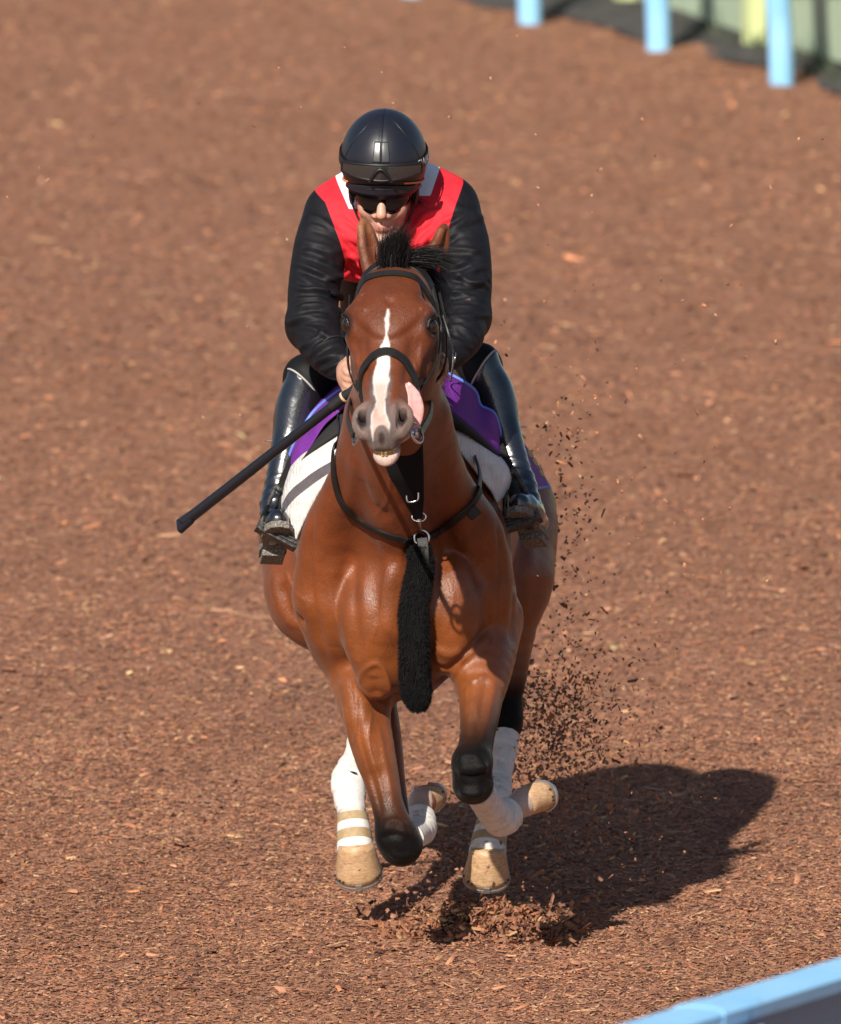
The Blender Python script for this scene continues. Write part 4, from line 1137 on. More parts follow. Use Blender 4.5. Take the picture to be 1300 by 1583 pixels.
# 
msl = Mat('grey_rubber_sole', (.10, .095, .088), .8)
vo = msl.node('ShaderNodeTexVoronoi'); vo.inputs['Scale'].default_value = 160; msl.link(msl.coord(), vo.inputs['Vector'])
msl.base(msl.ramp(vo.outputs['Distance'], [(.1, (.34, .32, .28)), (.5, (.13, .12, .105))])); msl.bump(vo.outputs['Distance'], .6, .003); M_SOLE = msl.m
M_TRIM = Mat('pale_boot_piping', (.42, .40, .38), .5).m
M_STEEL = Mat('bright_steel', (.62, .62, .63), .22, Metallic=1.0).m
for sgn, kn, an, he, to, tops, mid in ((-1, KNL, ANL, HELL, TOEL, ((452, 574, .58), (490, 608, .56)), (W(455, 650, .585), W(438, 725, .53))),
                                       (1, KNR, ANR, HELR, TOER, ((758, 551, .58), (731, 590, .56)), (W(768, 632, .585), W(788, 698, .53)))):
    oc = W(*tops[0]); ic = W(*tops[1]); top = (oc + ic) / 2 + np.array([0, .03, 0])
    dn = nrm(mid[0] - top)
    F = Field(axis_grid((-.44, -.2, .0045)) if sgn < 0 else axis_grid((.08, .34, .0045)), axis_grid((.20, .80, .0045)), axis_grid((.98, 1.66, .0045)))
    ft = nrm(to - he)
    F.put(chain([top - dn * .05, top, mid[0], mid[1], an], [.053, .052, .050, .041, .036]), .02)
    F.put(ell(mid[0] + np.array([0, .018, 0]), (.046, .056, .09)), .03)
    F.put(chain([an, he * .75 + to * .25 + np.array([0, 0, .035]), to * .55 + he * .45 + np.array([0, 0, .030])], [.036, .037, .036]), .02)
    F.put(chain([he + np.array([0, 0, .03]), to * .5 + he * .5 + np.array([0, 0, .026]), to * .78 + he * .22 + np.array([0, 0, .024])], [.034, .036, .028]), .015)
    # creases at the ankle
    am_ = an
    F.bumpf(lambda X, Y, Z: -.0035 * (1 - np.abs(np.sin(95 * (Z + .6 * Y) + 2 * noise3((X, Y, Z), 30, 5)))) ** 2 * sstep(.10, .03, np.sqrt((Z - am_[2] - .02) ** 2 + 0 * X + 0 * Y)),
            am_ - .12, am_ + .12)
    # slanted top line: cut away above the plane through the top edge
    pn = nrm(np.cross(ic - oc, np.array([0.15 * sgn, 1.0, -.35])));  pn = pn if pn[2] > 0 else -pn
    F.put((lambda X, Y, Z: -((X - oc[0]) * pn[0] + (Y - oc[1]) * pn[1] + (Z - oc[2]) * pn[2]), (-.5, .25, 1.4), (.4, 1.0, 1.7)), .003, True)
    V, Q = F.mesh(1)
    bt = mesh_obj('riding_boot', V, Q, M_BOOT, person)
    d = (V - oc) @ pn
    rim = V[np.abs(d) < .004]
    c0 = rim.mean(0); e1 = nrm(ic - oc); e2 = np.cross(pn, e1)
    ang = np.arctan2((rim - c0) @ e2, (rim - c0) @ e1); ring = []
    for k in range(24):
        a = -math.pi + 2 * math.pi * (k + .5) / 24; w = np.abs(((ang - a + math.pi) % (2 * math.pi)) - math.pi) < .2
        if w.any():
            rr = np.linalg.norm(rim[w] - c0, axis=1).max(); ring.append(c0 + (e1 * math.cos(a) + e2 * math.sin(a)) * rr)
    ring.append(ring[0])
    mesh_obj('top_piping', *tube(ring, [.0028] * len(ring), 6, 90, False), M_TRIM, bt)
    # sole with heel block
    nrm_s = nrm(np.cross(ft, (1, 0, 0))); nrm_s = nrm_s if nrm_s[2] < 0 else -nrm_s
    pts = []
    out = [(-.026, .018), (-.012, .030), (.03, .033), (.07, .028), (.12, .037), (.165, .034), (.192, .022), (.200, .0), (.192, -.022), (.165, -.034), (.12, -.037), (.07, -.028), (.03, -.033), (-.012, -.030), (-.026, -.018)]
    sd = nrm(np.cross(ft, nrm_s)); n = len(out)
    Vb = [he + ft * (a * 1.02) + sd * (b * 1.08) + nrm_s * h for h in (-.004, .014) for a, b in out]
    Fc = [tuple(range(n)), tuple(range(2 * n - 1, n - 1, -1))] + [(i, n + i, n + (i + 1) % n, (i + 1) % n) for i in range(n)]
    so = mesh_obj('sole', Vb, Fc, M_SOLE, bt, smooth=False)
    mesh_obj('heel', *box_between(he + ft * .018 + nrm_s * .022, ft, sd, nrm_s, .062, .058, .020), M_SOLE, bt, smooth=False)
    # spur strap stud on the outer calf
    sp = mid[0] * .55 + mid[1] * .45 + np.array([sgn * .042, .0, 0])
    mesh_obj('zip_pull', *tube([sp, sp + np.array([sgn * .004, -.005, -.05])], [.003, .002], 6, 6), M_STEEL, bt)
    mesh_obj('spur', *tube([sp + np.array([0, .03, 0]), sp + np.array([sgn * .022, .035, -.002])], [.003, .0015], 6, 5), M_STEEL, bt)

# ---------------------------------------------------------------- helmet
mhl = Mat('black_leather_helmet', (.010, .011, .018), .36, **{'Specular IOR Level': .6})
b1 = mhl.bump(mhl.noise(16, 3), .15, .004); mhl.bump(mhl.noise(350, 3), .18, .0008, b1)
mhl.rough(mhl.math('ADD', mhl.math('MULTIPLY', mhl.noise(20, 4), .2), .28)); M_HELM = mhl.m
HC = rh(0, -.010, .073); HRAD = np.array([.1115, .135, .128])
def hp_(az, el_, off=0.0):
    """point on the helmet: az from the front towards the picture's right, el above the rim plane"""
    d = RR * (math.sin(az) * math.cos(el_) * (HRAD[0] + off)) + RF * (math.cos(az) * math.cos(el_) * (HRAD[1] + off)) + RU * (math.sin(el_) * (HRAD[2] + off))
    return HC + d
def rim_el(az): return -.30 - .38 * (1 - math.cos(az)) / 2 - .10 * math.sin(az) ** 2
def shell(off0, off1, n=64, m=26):
    V = []
    for j in range(m):
        for i in range(n):
            az = 2 * math.pi * i / n; e0 = rim_el(az); e = math.pi / 2 * (1 - j / (m - 1)) + e0 * (j / (m - 1))
            seam = .0018 * math.exp(-(min(az, 2 * math.pi - az) * math.cos(max(e, 0)) / .03) ** 2) * (1 if j < m - 2 else 0)
            V.append(hp_(az, e, off0 + (.0 if j < m - 1 else -.004) - seam))
    Fc = [(j * n + i, (j + 1) * n + i, (j + 1) * n + (i + 1) % n, j * n + (i + 1) % n) for j in range(m - 1) for i in range(n)]
    o = len(V)
    for i in range(n): V.append(hp_(2 * math.pi * i / n, rim_el(2 * math.pi * i / n) + .03, off1))
    Fc += [((m - 1) * n + i, o + i, o + (i + 1) % n, (m - 1) * n + (i + 1) % n) for i in range(n)]
    return V, Fc
helm = mesh_obj('helmet', *shell(0, -.016), M_HELM, person)
tag(helm, 'black leather-covered riding helmet with goggles pushed up')
def patch(az0, az1, el0, el1, off, n=20, m=8, thick=.0015, elf=None):
    V = []
    for k in (0, 1):
        for j in range(m):
            for i in range(n):
                a = az0 + (az1 - az0) * i / (n - 1); t = j / (m - 1)
                lo, hi = elf(a) if elf else (el0, el1)
                V.append(hp_(a, lo + (hi - lo) * t, off + (thick if k == 0 else 0)))
    s = n * m
    Fc = [(j * n + i, j * n + i + 1, (j + 1) * n + i + 1, (j + 1) * n + i) for j in range(m - 1) for i in range(n - 1)]
    Fc += [(s + a[3], s + a[2], s + a[1], s + a[0]) for a in Fc[:]]
    bd = [i for i in range(n)] + [j * n + n - 1 for j in range(1, m)] + [(m - 1) * n + i for i in range(n - 2, -1, -1)] + [j * n for j in range(m - 2, 0, -1)]
    Fc += [(bd[i], s + bd[i], s + bd[(i + 1) % len(bd)], bd[(i + 1) % len(bd)]) for i in range(len(bd))]
    return V, Fc
M_PATCH = Mat('helmet_highlight_strip', (.030, .030, .034), .34, **{'Specular IOR Level': .9}).m  # paler, glossier strips added beside the crown seam to carry the helmet's highlight
for a0, a1 in ((-.205, -.022), (.016, .205)):
    mesh_obj('highlight_strip', *patch(a0, a1, .27, .70, .0004, 8, 14, .0012), M_PATCH, helm)
mesh_obj('crown_seam', *tube([hp_(0, e, .0005) for e in np.linspace(.08, 2.6, 14)], [.0012] * 14, 6, 60), M_HELM, helm)
for az in (1.15, -1.15):
    mesh_obj('side_seam', *tube([hp_(az * (1 - .5 * t), .02 + 1.35 * t, .0003) for t in np.linspace(0, 1, 8)], [.0010] * 8, 6, 40), M_HELM, helm)
# peak and edge binding
pk = []
for i in range(25):
    a = -1.05 + 2.1 * i / 24; w = math.cos(a / 1.05 * math.pi / 2) ** .7
    p = hp_(a, rim_el(a) + .10, .002); q2 = p - RF * (.004 * w) - RU * (.030 * w + .006)
    pk.append((p, q2))
V = []
for k, (p, q2) in enumerate(pk):
    for t in (0, .33, .66, 1): V.append(p * (1 - t) + q2 * t + RU * (.004 * math.sin(t * 3.14)))
    for t in (1, .66, .33, 0): V.append(p * (1 - t) + q2 * t - RU * .004 + RU * (.004 * math.sin(t * 3.14)))
Fc = [(k * 8 + j, k * 8 + (j + 1) % 8, k * 8 + 8 + (j + 1) % 8, k * 8 + 8 + j) for k in range(24) for j in range(8)]
mesh_obj('peak', V, Fc + [tuple(range(8))[::-1], tuple(192 + j for j in range(8))], M_HELM, helm)
mesh_obj('rim_binding', *tube([hp_(a, rim_el(a), .0) for a in np.linspace(-math.pi, math.pi, 40)], [.005] * 40, 8, 120, False), M_HELM, helm)
M_ORANGE = Mat('orange_piping', (.72, .22, .06), .55).m
for a0, a1 in ((.55, 1.7), (-1.7, -.95)):
    mesh_obj('orange_piping', *tube([hp_(a, rim_el(a) + .16, .003) for a in np.linspace(a0, a1, 12)], [.0028] * 12, 6, 40), M_ORANGE, helm)
# goggles
mgl = Mat('tinted_goggle_lens', (.022, .022, .023), .05, **{'Specular IOR Level': .9, 'Coat Weight': .6, 'Coat Roughness': .03}); M_LENS = mgl.m
M_RUB = Mat('black_rubber', (.008, .008, .009), .45).m
gog = empty('goggles', RO); gog.parent = helm; gog.matrix_parent_inverse = Matrix.Translation(-Vector(helm.matrix_world.translation))
def gl_el(a):
    t = abs(a) / .95
    return (-.055 + .04 * t, .235 - .09 * t * t)
def gpatch(a0, a1, fn, off, **k): return patch(a0, a1, 0, 0, off, elf=fn, **k)
lens = mesh_obj('lens', *gpatch(-.92, .92, gl_el, .016, n=40, m=12, thick=.002), M_LENS, helm)
edge = [(a, gl_el(a)[1]) for a in np.linspace(-.94, .94, 30)] + [(a, gl_el(a)[0]) for a in np.linspace(.94, -.94, 30)]
edge.append(edge[0])
mesh_obj('goggle_frame', *tube([hp_(a, e, .015) for a, e in edge], [.0045] * len(edge), 8, 160, False), M_RUB, helm)
mesh_obj('goggle_nose_bridge', *tube([hp_(-.22, -.08, .019), hp_(-.12, .08, .020), hp_(-.04, .155, .021), hp_(.04, .155, .021), hp_(.12, .08, .020), hp_(.22, -.08, .019)], [.005] * 6, 8, 40), M_RUB, helm)
for s in (-1, 1):
    st_ = lambda a: (-.03 + .05 * (abs(a) - .92), .15 + .05 * (abs(a) - .92))
    mesh_obj('goggle_strap', *gpatch(s * .93, s * 3.1, st_, .003, n=30, m=4, thick=.002), M_RUB, helm)
# lettering on the strap
def text_mesh(body, name, size, frame, mat, parent, extr=.0006, align='CENTER'):
    """built-in font laid on a frame function (x, y) -> world"""
    cu = bpy.data.curves.new(name, 'FONT'); cu.body = body; cu.size = size; cu.align_x = align; cu.align_y = 'CENTER'; cu.resolution_u = 3
    ob = bpy.data.objects.new(name, cu); COL.objects.link(ob)
    dg = bpy.context.evaluated_depsgraph_get(); me = bpy.data.meshes.new_from_object(ob.evaluated_get(dg))
    bpy.data.objects.remove(ob); V = [frame(v.co.x, v.co.y) for v in me.vertices]; Fc = [tuple(p.vertices) for p in me.polygons]
    bpy.data.meshes.remove(me)
    return mesh_obj(name, V, Fc, mat, parent, smooth=False)
M_WHITE = Mat('white_print', (.80, .80, .80), .5).m
text_mesh('SWANS', 'lettering', .030, lambda x, y: hp_(1.32 + x / .125, .10 + y / .125, .0062), M_WHITE, helm)
# sunglasses
M_SHADE = Mat('black_sunglass', (.004, .004, .005), .10).m
V = []; n = 30
for j in range(5):
    for i in range(n):
        a = -1.0 + 2.0 * i / (n - 1); t = j / 4
        nose = .018 * math.exp(-(a / .16) ** 2)
        lo = -.040 + .022 * (abs(a) ** 2) + nose * .9; hi = .020
        rr_, ff = .074 * math.sin(a * 1.25), .0 + .112 * math.cos(a * 1.1)
        V.append(rh(rr_, ff, lo + (hi - lo) * t))
Fc = [(j * n + i, j * n + i + 1, (j + 1) * n + i + 1, (j + 1) * n + i) for j in range(4) for i in range(n - 1)]
sg = mesh_obj('sunglasses', V, Fc, M_SHADE, person)
md = sg.modifiers.new('thick', 'SOLIDIFY'); md.thickness = .003
# chin strap, harness, hair tuft
M_STRAP = Mat('black_webbing', (.010, .010, .010), .6).m
for s in (-1, 1):
    P = [rh(s * .092, .02, .045), rh(s * .083, .022, -.03), rh(s * .066, .030, -.075), rh(s * .045, .050, -.105), rh(s * .012, .060, -.134)]
    N = [RR * s, RR * s, RR * s - RU * .2, RR * s - RU * .6, -RU]
    cs = mesh_obj('chin_strap', *strap(P, N, .016, .003, 30), M_STRAP, helm)
    P = [rh(s * .092, -.045, .03), rh(s * .080, -.005, -.05), rh(s * .066, .026, -.078)]
    mesh_obj('harness_strap', *strap(P, [RR * s] * 3, .014, .003, 20), M_STRAP, helm)
    mesh_obj('ear_guard', *uvsphere(rh(s * .082, -.008, -.005), np.array([.010, .034, .050]), RROT), M_STRAP, helm)
b = rh(.062, .036, -.078); mesh_obj('strap_buckle', *box_between(b + RR * .006, RR, RF, RU, .005, .020, .014), M_RUB, helm, smooth=False)
mesh_obj('neck_hair', *strands([rh(.076, -.03, -.04), rh(.070, -.06, -.05)], [(.5, -.1, -.8), (.4, .2, -.9)], .05, 120, .0006, (.1, 0, .1), (.006, .25), 12), M_HAIR, person, smooth=False)

# cuff seam
for el_, wr_, r_ in ((LEL, LWR, .050), (REL, RWR, .048)):
    ax = nrm(wr_ - el_); c = el_ + (wr_ - el_) * .70; mesh_obj('cuff_seam', *torus(c, ax, r_, .002, 36, 6), M_STRAP, jk)
# ================================================================== TACK
mlt = Mat('black_leather', (.012, .011, .011), .42); mlt.bump(mlt.noise(180, 4), .25, .0012); mlt.rough(mlt.math('ADD', mlt.math('MULTIPLY', mlt.noise(60, 4), .3), .3)); mlt.b.inputs['Specular IOR Level'].default_value = .3; M_LEA = mlt.m
def px_strap(name, pp, w, parent, mat=None, off=.004, thick=.004, n=48):
    P = []; N = []
    for p in pp:
        a, b = on_skin(p[0], p[1], off); P.append(a); N.append(b)
    return mesh_obj(name, *strap(P, N, w, thick, n), mat or M_LEA, parent, smooth=False)
def ring_head(us, angs, off=.004):
    """points on the head from outside towards the head's core, at stations us and angles (0 = picture right, 90 = face)"""
    P = []; N = []
    for u, a in zip(us, angs):
        d = HW * math.cos(math.radians(a)) + HV * math.sin(math.radians(a)); c = hd(u, -.055, 0)
        r = hit(c + d * .4, -d)
        p, n_ = r if r else (c + d * .08, d)
        P.append(p + n_ * off); N.append(d)
    return P, N
bridle = empty('bridle', hd(.5, 0, 0))
tag(bridle, 'black leather bridle with noseband and steel bit on the horse head', 'bridle')
def bstrap(name, us, angs, w, off=.004, thick=.004, n=60, parent=bridle):
    P, N = ring_head(us, angs, off); return mesh_obj(name, *strap(P, N, w, thick, n), M_LEA, parent, smooth=False)
A = np.linspace(-5, 185, 15)
bstrap('browband', .115 + .085 * np.abs((A - 90) / 90) ** 1.7, A, .017, .005, .006)
A = np.linspace(-30, 210, 17)
bstrap('noseband', .535 + .125 * np.abs((A - 90) / 90) ** 1.3, A, .022, .005, .008)
A = np.linspace(-150, -30, 9); bstrap('chin_band', [.70] * 9, A, .018)
for s in (-1, 1):
    mesh_obj('jaw_strap', *strap([hd(.62, -.03, s * .075), hd(.54, -.07, s * .088), hd(.46, -.12, s * .095), hd(.42, -.19, s * .06), hd(.41, -.225, 0)], [HW * s, HW * s, HW * s, HW * s - HV, -HV], .016, .004, 30), M_LEA, bridle, smooth=False)
mesh_obj('throat_lash', *strap([hd(.12, .0, -.112), hd(.22, -.08, -.118), hd(.30, -.19, -.095), hd(.33, -.25, 0), hd(.31, -.20, .10), hd(.24, -.09, .128), hd(.12, .0, .116)],
         [-HW, -HW, -HW - HV, -HV, HW - HV, HW, HW], .012, .004, 60), M_LEA, bridle, smooth=False)
tb = hd(.36, -.10, .148)
mesh_obj('throat_lash_end', *strap([hd(.20, -.04, .124), hd(.29, -.06, .140), tb, hd(.47, -.12, .142)], [HW] * 4, .011, .0035, 24), M_LEA, bridle, smooth=False)
mesh_obj('buckle', *torus(tb + HW * .003, HW - HV * .3, .009, .002, 16, 6, 1.4, HA), M_STEEL, bridle)
for s, base in ((1, 0), (-1, 180)):
    sg_ = 1 if s > 0 else -1
    bstrap('cheekpiece', np.linspace(.06, .84, 9), [base + sg_ * q for q in (22, 10, 0, -6, -8, -8, -6, -3, 0)], .014, .006)
    A = np.linspace(0, 45, 4); bstrap('headpiece', [.06, .02, -.02, -.04], base + sg_ * np.array([22, 45, 70, 85]), .024, .006)
    for u in (.25, .62):
        P, N = ring_head([u, u], [base, base], .008)
        mesh_obj('buckle', *torus(P[0], N[0], .0085, .0017, 16, 6, 1.3, HA), M_STEEL, bridle)
    P = [hd(.85, -.072, s * .074)]
    bit = mesh_obj('bit_ring', *torus(P[0], HW * s + HV * .55, .027, .0036, 32, 8, 1.0), M_STEEL, bridle)
    mesh_obj('bit_cheek', *uvsphere(P[0] - HV * .004, np.array([.008, .012, .012]), HROT, 12, 8), M_STEEL, bridle)
    if s < 0: BIT_L = P[0]
    else: BIT_R = P[0]
mesh_obj('mouthpiece', *tube([BIT_L, hd(.86, -.060, 0), BIT_R], [.006, .007, .006], 8, 20), M_STEEL, bridle)
# reins from the bit to the hands, loop hanging over the neck
for b0, g in ((BIT_L, GRIP_L), (BIT_R, GRIP_R)):
    s = -1 if b0[0] < HX else 1
    m1 = b0 * .6 + g * .4 + np.array([s * .022, 0, -.012]); m2 = b0 * .25 + g * .75 + np.array([s * .012, 0, -.004])
    mesh_obj('rein', *strap([b0 + np.array([s * .012, 0, 0]), m1, m2, g], [(s, 0, .3)] * 4, .018, .004, 30), M_LEA, bridle, smooth=False)
mesh_obj('rein', *strap([GRIP_L, W(560, 560, .16), W(610, 545, .2), W(665, 552, .16), GRIP_R], [(0, 0, 1)] * 5, .018, .004, 40), M_LEA, bridle, smooth=False)

# ---------------------------------------------------------------- breast strap and martingale
RING = on_skin(648, 824, .014)[0]
bp = empty('breast_strap', RING)
tag(bp, 'black leather breast strap with steel ring looped round the horse chest', 'strap')
Lp = [(524, 668), (519, 705), (521, 745), (533, 780), (560, 805), (600, 825), (640, 836)]
Rp = [(735, 704), (742, 735), (738, 760), (722, 785), (695, 808), (668, 825), (650, 832)]
def sidepts(pp, w):
    P = []; N = []
    q_ = spline([(a, b, 0) for a, b in pp], 5 * len(pp)); pp = [(a, b) for a, b, _ in q_]
    for i, (x, y) in enumerate(pp):
        p, n_ = on_skin(x, y, .008, -.33); P.append(p); N.append(n_)
    # keep the strap from jumping on to parts far behind
    for i in range(len(P) - 2, -1, -1):
        if abs(P[i][1] - P[i + 1][1]) > .06: P[i] = W(pp[i][0], pp[i][1], P[i + 1][1] + .03); N[i] = N[i + 1]
    return P, N
for pp in (Lp, Rp):
    P, N = sidepts(pp, .02)
    s = -1 if pp is Lp else 1
    P = [W(pp[0][0] + s * 2, pp[0][1] - 22, P[0][1] + .12)] + P; N = [N[0]] + N
    mesh_obj('breast_band', *strap(P, N, .020, .005, 90), M_LEA, bp, smooth=False)
p, n_ = on_skin(726, 790, .013); mesh_obj('strap_keeper', *box_between(p, nrm((-.7, -.1, -.6)), nrm((.6, 0, -.7)), n_, .03, .026, .008), M_LEA, bp, smooth=False)
mesh_obj('ring', *torus(RING, (0, -1, .15), .019, .0035, 28, 8), M_STEEL, bp)
# upper strap from the ring to the bridle with a snap hook and buckle
mbib = Mat('black_felt_bib', (.008, .008, .009), .9); mbib.b.inputs['Specular IOR Level'].default_value = .15
def bibrow(pp):
    out = []
    for k, (x, y) in enumerate(pp):
        p, n_ = on_skin(x, y, .012); out.append(p)
    e_ = out[-3:]
    return out
lb = [(603, 730), (612, 746), (622, 765), (631, 784), (636, 796)]; rb_ = [(650, 730), (650, 746), (650, 765), (649, 784), (648, 796)]
rows = []
for t in np.linspace(0, 1, 5):
    row = []
    for (a, b), (c, d) in zip(lb, rb_):
        p, n_ = on_skin(a + (c - a) * t, b + (d - b) * t, .012, -.33); row.append(p)
    d0 = nrm(np.array([-.15 + (t - .5) * .25, -.50, .86]))
    row = [row[0] + d0 * .22, row[0] + d0 * .12, row[0] + d0 * .05] + row
    rows.append(np.array(row))
V = np.array([spline(r_, 24) for r_ in rows]); V = np.array([spline(V[:, i], 12) for i in range(24)])
Fc = [(i * 12 + j, i * 12 + j + 1, (i + 1) * 12 + j + 1, (i + 1) * 12 + j) for i in range(23) for j in range(11)]
o = mesh_obj('bib', V.reshape(-1, 3), Fc, mbib.m, bp); md = o.modifiers.new('thick', 'SOLIDIFY'); md.thickness = .005; md.offset = 0
p, n_ = on_skin(633, 762, .018)
p = p + np.array([.002, -.004, 0]); mesh_obj('buckle', *tube([p + np.array([-.016, 0, .012]), p + np.array([-.012, -.002, -.008]), p + np.array([.012, -.002, -.004]), p + np.array([.014, 0, .016])], [.0024] * 4, 8, 24), M_STEEL, bp)
p1, n1 = on_skin(643, 796, .016); 
mesh_obj('snap_hook', *merge(tube([p1, p1 * .5 + RING * .5, RING + np.array([0, -.004, .016])], [.006, .0045, .004], 8, 12), torus(p1 + np.array([0, 0, .006]), (0, -1, .2), .012, .0025, 18, 6, 1.5)), M_STEEL, bp)
mesh_obj('strap_end', *strap([RING + np.array([.002, -.006, .0]), RING + np.array([.006, -.018, -.05]), RING + np.array([.006, -.014, -.10])], [(0, -1, .1)] * 3, [.030, .028, .020], .006, 20), M_LEA, bp, smooth=False)

# ---------------------------------------------------------------- fleece sleeve hanging between the forelegs
ffp = []
for x, y in ((649, 838), (648, 880), (643, 930), (638, 985), (640, 1040), (645, 1075), (647, 1092)):
    p, n_ = on_skin(x, y, .018); ffp.append(p + np.array([0, -.012, 0]))
ffp[-2] = W(645, 1076, ffp[-3][1] + .004); ffp[-1] = W(647, 1094, ffp[-3][1] + .008)
fr_ = [.024, .031, .033, .034, .037, .033, .012]
FV, FF = tube(ffp, fr_, 28, 60, True, (0, -1, 0), 1.0, lambda t, th: .07 * math.sin(3 * th + 14 * t) * math.sin(23 * t + th))
mfl = Mat('black_fleece', (.0045, .004, .005), .9); mfl.b.inputs['Sheen Weight'].default_value = .05; mfl.b.inputs['Specular IOR Level'].default_value = .2; mfl.b.inputs['Sheen Roughness'].default_value = .5
flc = mesh_obj('fleece_sleeve', FV, FF, mfl.m)
tag(flc, 'long black fleece sleeve hanging down the middle of the horse chest', 'fleece')
def fur(Vs, Fs, n, ln, wd_, seed, down=.6):
    r = np.random.default_rng(seed); Vs = np.array(Vs); qd = np.array([f for f in Fs if len(f) == 4])
    f = qd[r.integers(0, len(qd), n)]; a, b = r.random((2, n, 1))
    p = (Vs[f[:, 0]] * (1 - a) + Vs[f[:, 1]] * a) * (1 - b) + (Vs[f[:, 3]] * (1 - a) + Vs[f[:, 2]] * a) * b
    nn = np.cross(Vs[f[:, 1]] - Vs[f[:, 0]], Vs[f[:, 3]] - Vs[f[:, 0]]); nn /= np.linalg.norm(nn, axis=1)[:, None] + 1e-9
    cen = np.array(Vs).mean(0)
    clump = np.stack([noise3((p[:, 0], p[:, 1], p[:, 2]), 170, seed + k) for k in range(3)], 1)
    d = nn + clump * .9 + r.normal(size=(n, 3)) * .35 + np.array([0, 0, -down]); d /= np.linalg.norm(d, axis=1)[:, None]
    L = ln * r.uniform(.5, 1.2, (n, 1)); sd = np.cross(d, r.normal(size=(n, 3))); sd /= np.linalg.norm(sd, axis=1)[:, None]
    m = p + d * L * .55; e = p + d * L + np.array([0, 0, -.3]) * L
    VV = np.stack([p - sd * wd_, p + sd * wd_, m + sd * wd_ * .8, m - sd * wd_ * .8, e], 1).reshape(-1, 3)
    k = np.arange(n)[:, None] * 5
    return VV, [tuple(q) for q in (k + np.array([0, 1, 2, 3])).tolist()] + [tuple(q) for q in (k + np.array([3, 2, 4])).tolist()]
nor = np.cross(np.array(FV[1]) - FV[0], np.array(FV[28]) - FV[0])
if nor @ (np.array(FV[0]) - ffp[0]) < 0: FFr = [f[::-1] for f in FF]
else: FFr = FF
tag(mesh_obj('fleece_pile', *fur(FV, FFr, 16000, .012, .0008, 5), mfl.m, flc, smooth=False), kind='stuff')

# ---------------------------------------------------------------- saddle cloths and saddle
def layer(name, rows, mat, parent, thick, sub=(36, 22), noise_amp=.0, seed=1):
    """cloth through rows of (px, py, Y) polylines, front edge first; a real sheet with thickness"""
    rows = [spline([W(*p) for p in r_], sub[0]) for r_ in rows]
    G_ = np.array(rows); V = []
    for i in range(sub[0]):
        V.append(spline(G_[:, i], sub[1]))
    V = np.array(V)                                  # (along, back, 3)
    if noise_amp:
        V = V + noise_amp * np.stack([noise3((V[..., 0], V[..., 1], V[..., 2]), 40, seed + k) for k in range(3)], -1)
    n, m = V.shape[:2]
    Fc = [(i * m + j, i * m + j + 1, (i + 1) * m + j + 1, (i + 1) * m + j) for i in range(n - 1) for j in range(m - 1)]
    o = mesh_obj(name, V.reshape(-1, 3), Fc, mat, parent)
    md = o.modifiers.new('thick', 'SOLIDIFY'); md.thickness = thick; md.offset = 0
    return o, V
mpad = Mat('white_quilted_pad', (.78, .76, .74), .85); mpad.base(mpad.ramp(mpad.noise(30, 5), [(.3, (.54, .50, .48)), (.6, (.68, .66, .65))]))
wv = mpad.node('ShaderNodeTexWave'); wv.inputs['Scale'].default_value = 40; wv.inputs['Distortion'].default_value = 6; mpad.link(mpad.coord(), wv.inputs['Vector']); mpad.bump(wv.outputs['Fac'], .4, .003)
mblk = Mat('black_felt_pad', (.014, .014, .015), .85); mblk.bump(mblk.noise(300, 3), .4, .001)
mpur = Mat('purple_cloth', (.16, .022, .28), .7); mpur.base(mpur.ramp(mpur.noise(22, 4), [(.3, (.11, .012, .21)), (.7, (.17, .022, .28))])); mpur.bump(mpur.noise(60, 4), .3, .003)
M_BLUE = Mat('blue_edging', (.12, .22, .66), .6).m
mgold = Mat('gold_lettering', (.50, .38, .14), .4); M_GOLD = mgold.m
mid_t = W(612, 600, .55)
sp_pad = empty('saddle_pad', mid_t); tag(sp_pad, 'white quilted saddle pad flaring out under the purple cloth', 'saddle pad')
s_cl = empty('saddle_cloth', mid_t); tag(s_cl, 'purple saddle cloth with blue edging and gold lettering', 'saddle cloth')
sad = empty('saddle', mid_t); tag(sad, 'black racing saddle with stirrups under the rider', 'saddle')
# white pad, both sides, joined over the withers by a strip
wl = layer('side_panel', [[(556, 640, .34), (531, 690, .30), (508, 735, .29), (486, 775, .30), (474, 797, .31), (458, 834, .33)],
                          [(552, 630, .40), (527, 668, .36), (480, 702, .36), (452, 737, .37), (438, 775, .38), (446, 822, .38)],
                          [(548, 610, .60), (520, 640, .60), (475, 685, .60), (446, 725, .60), (436, 765, .60), (444, 815, .60)],
                          [(548, 590, .95), (522, 615, .95), (478, 660, .95), (450, 705, .95), (442, 745, .95), (448, 790, .95)]], mpad.m, sp_pad, .007, noise_amp=.004)
wr = layer('side_panel', [[(664, 630, .34), (683, 665, .31), (712, 698, .30), (742, 738, .31), (758, 760, .32), (767, 778, .33)],
                          [(668, 622, .40), (682, 648, .36), (722, 672, .36), (757, 702, .37), (786, 733, .38), (778, 768, .38)],
                          [(672, 600, .60), (686, 628, .60), (730, 655, .60), (764, 690, .60), (790, 722, .60), (785, 758, .60)],
                          [(672, 580, .95), (690, 605, .95), (735, 640, .95), (772, 680, .95), (790, 712, .95), (786, 745, .95)]], mpad.m, sp_pad, .007, noise_amp=.004, seed=5)
layer('top_panel', [[(556, 640, .34), (585, 606, .36), (612, 596, .37), (640, 604, .36), (664, 630, .34)], [(548, 590, .95), (585, 560, .95), (612, 552, .95), (640, 560, .95), (672, 580, .95)]], mpad.m, sp_pad, .012)
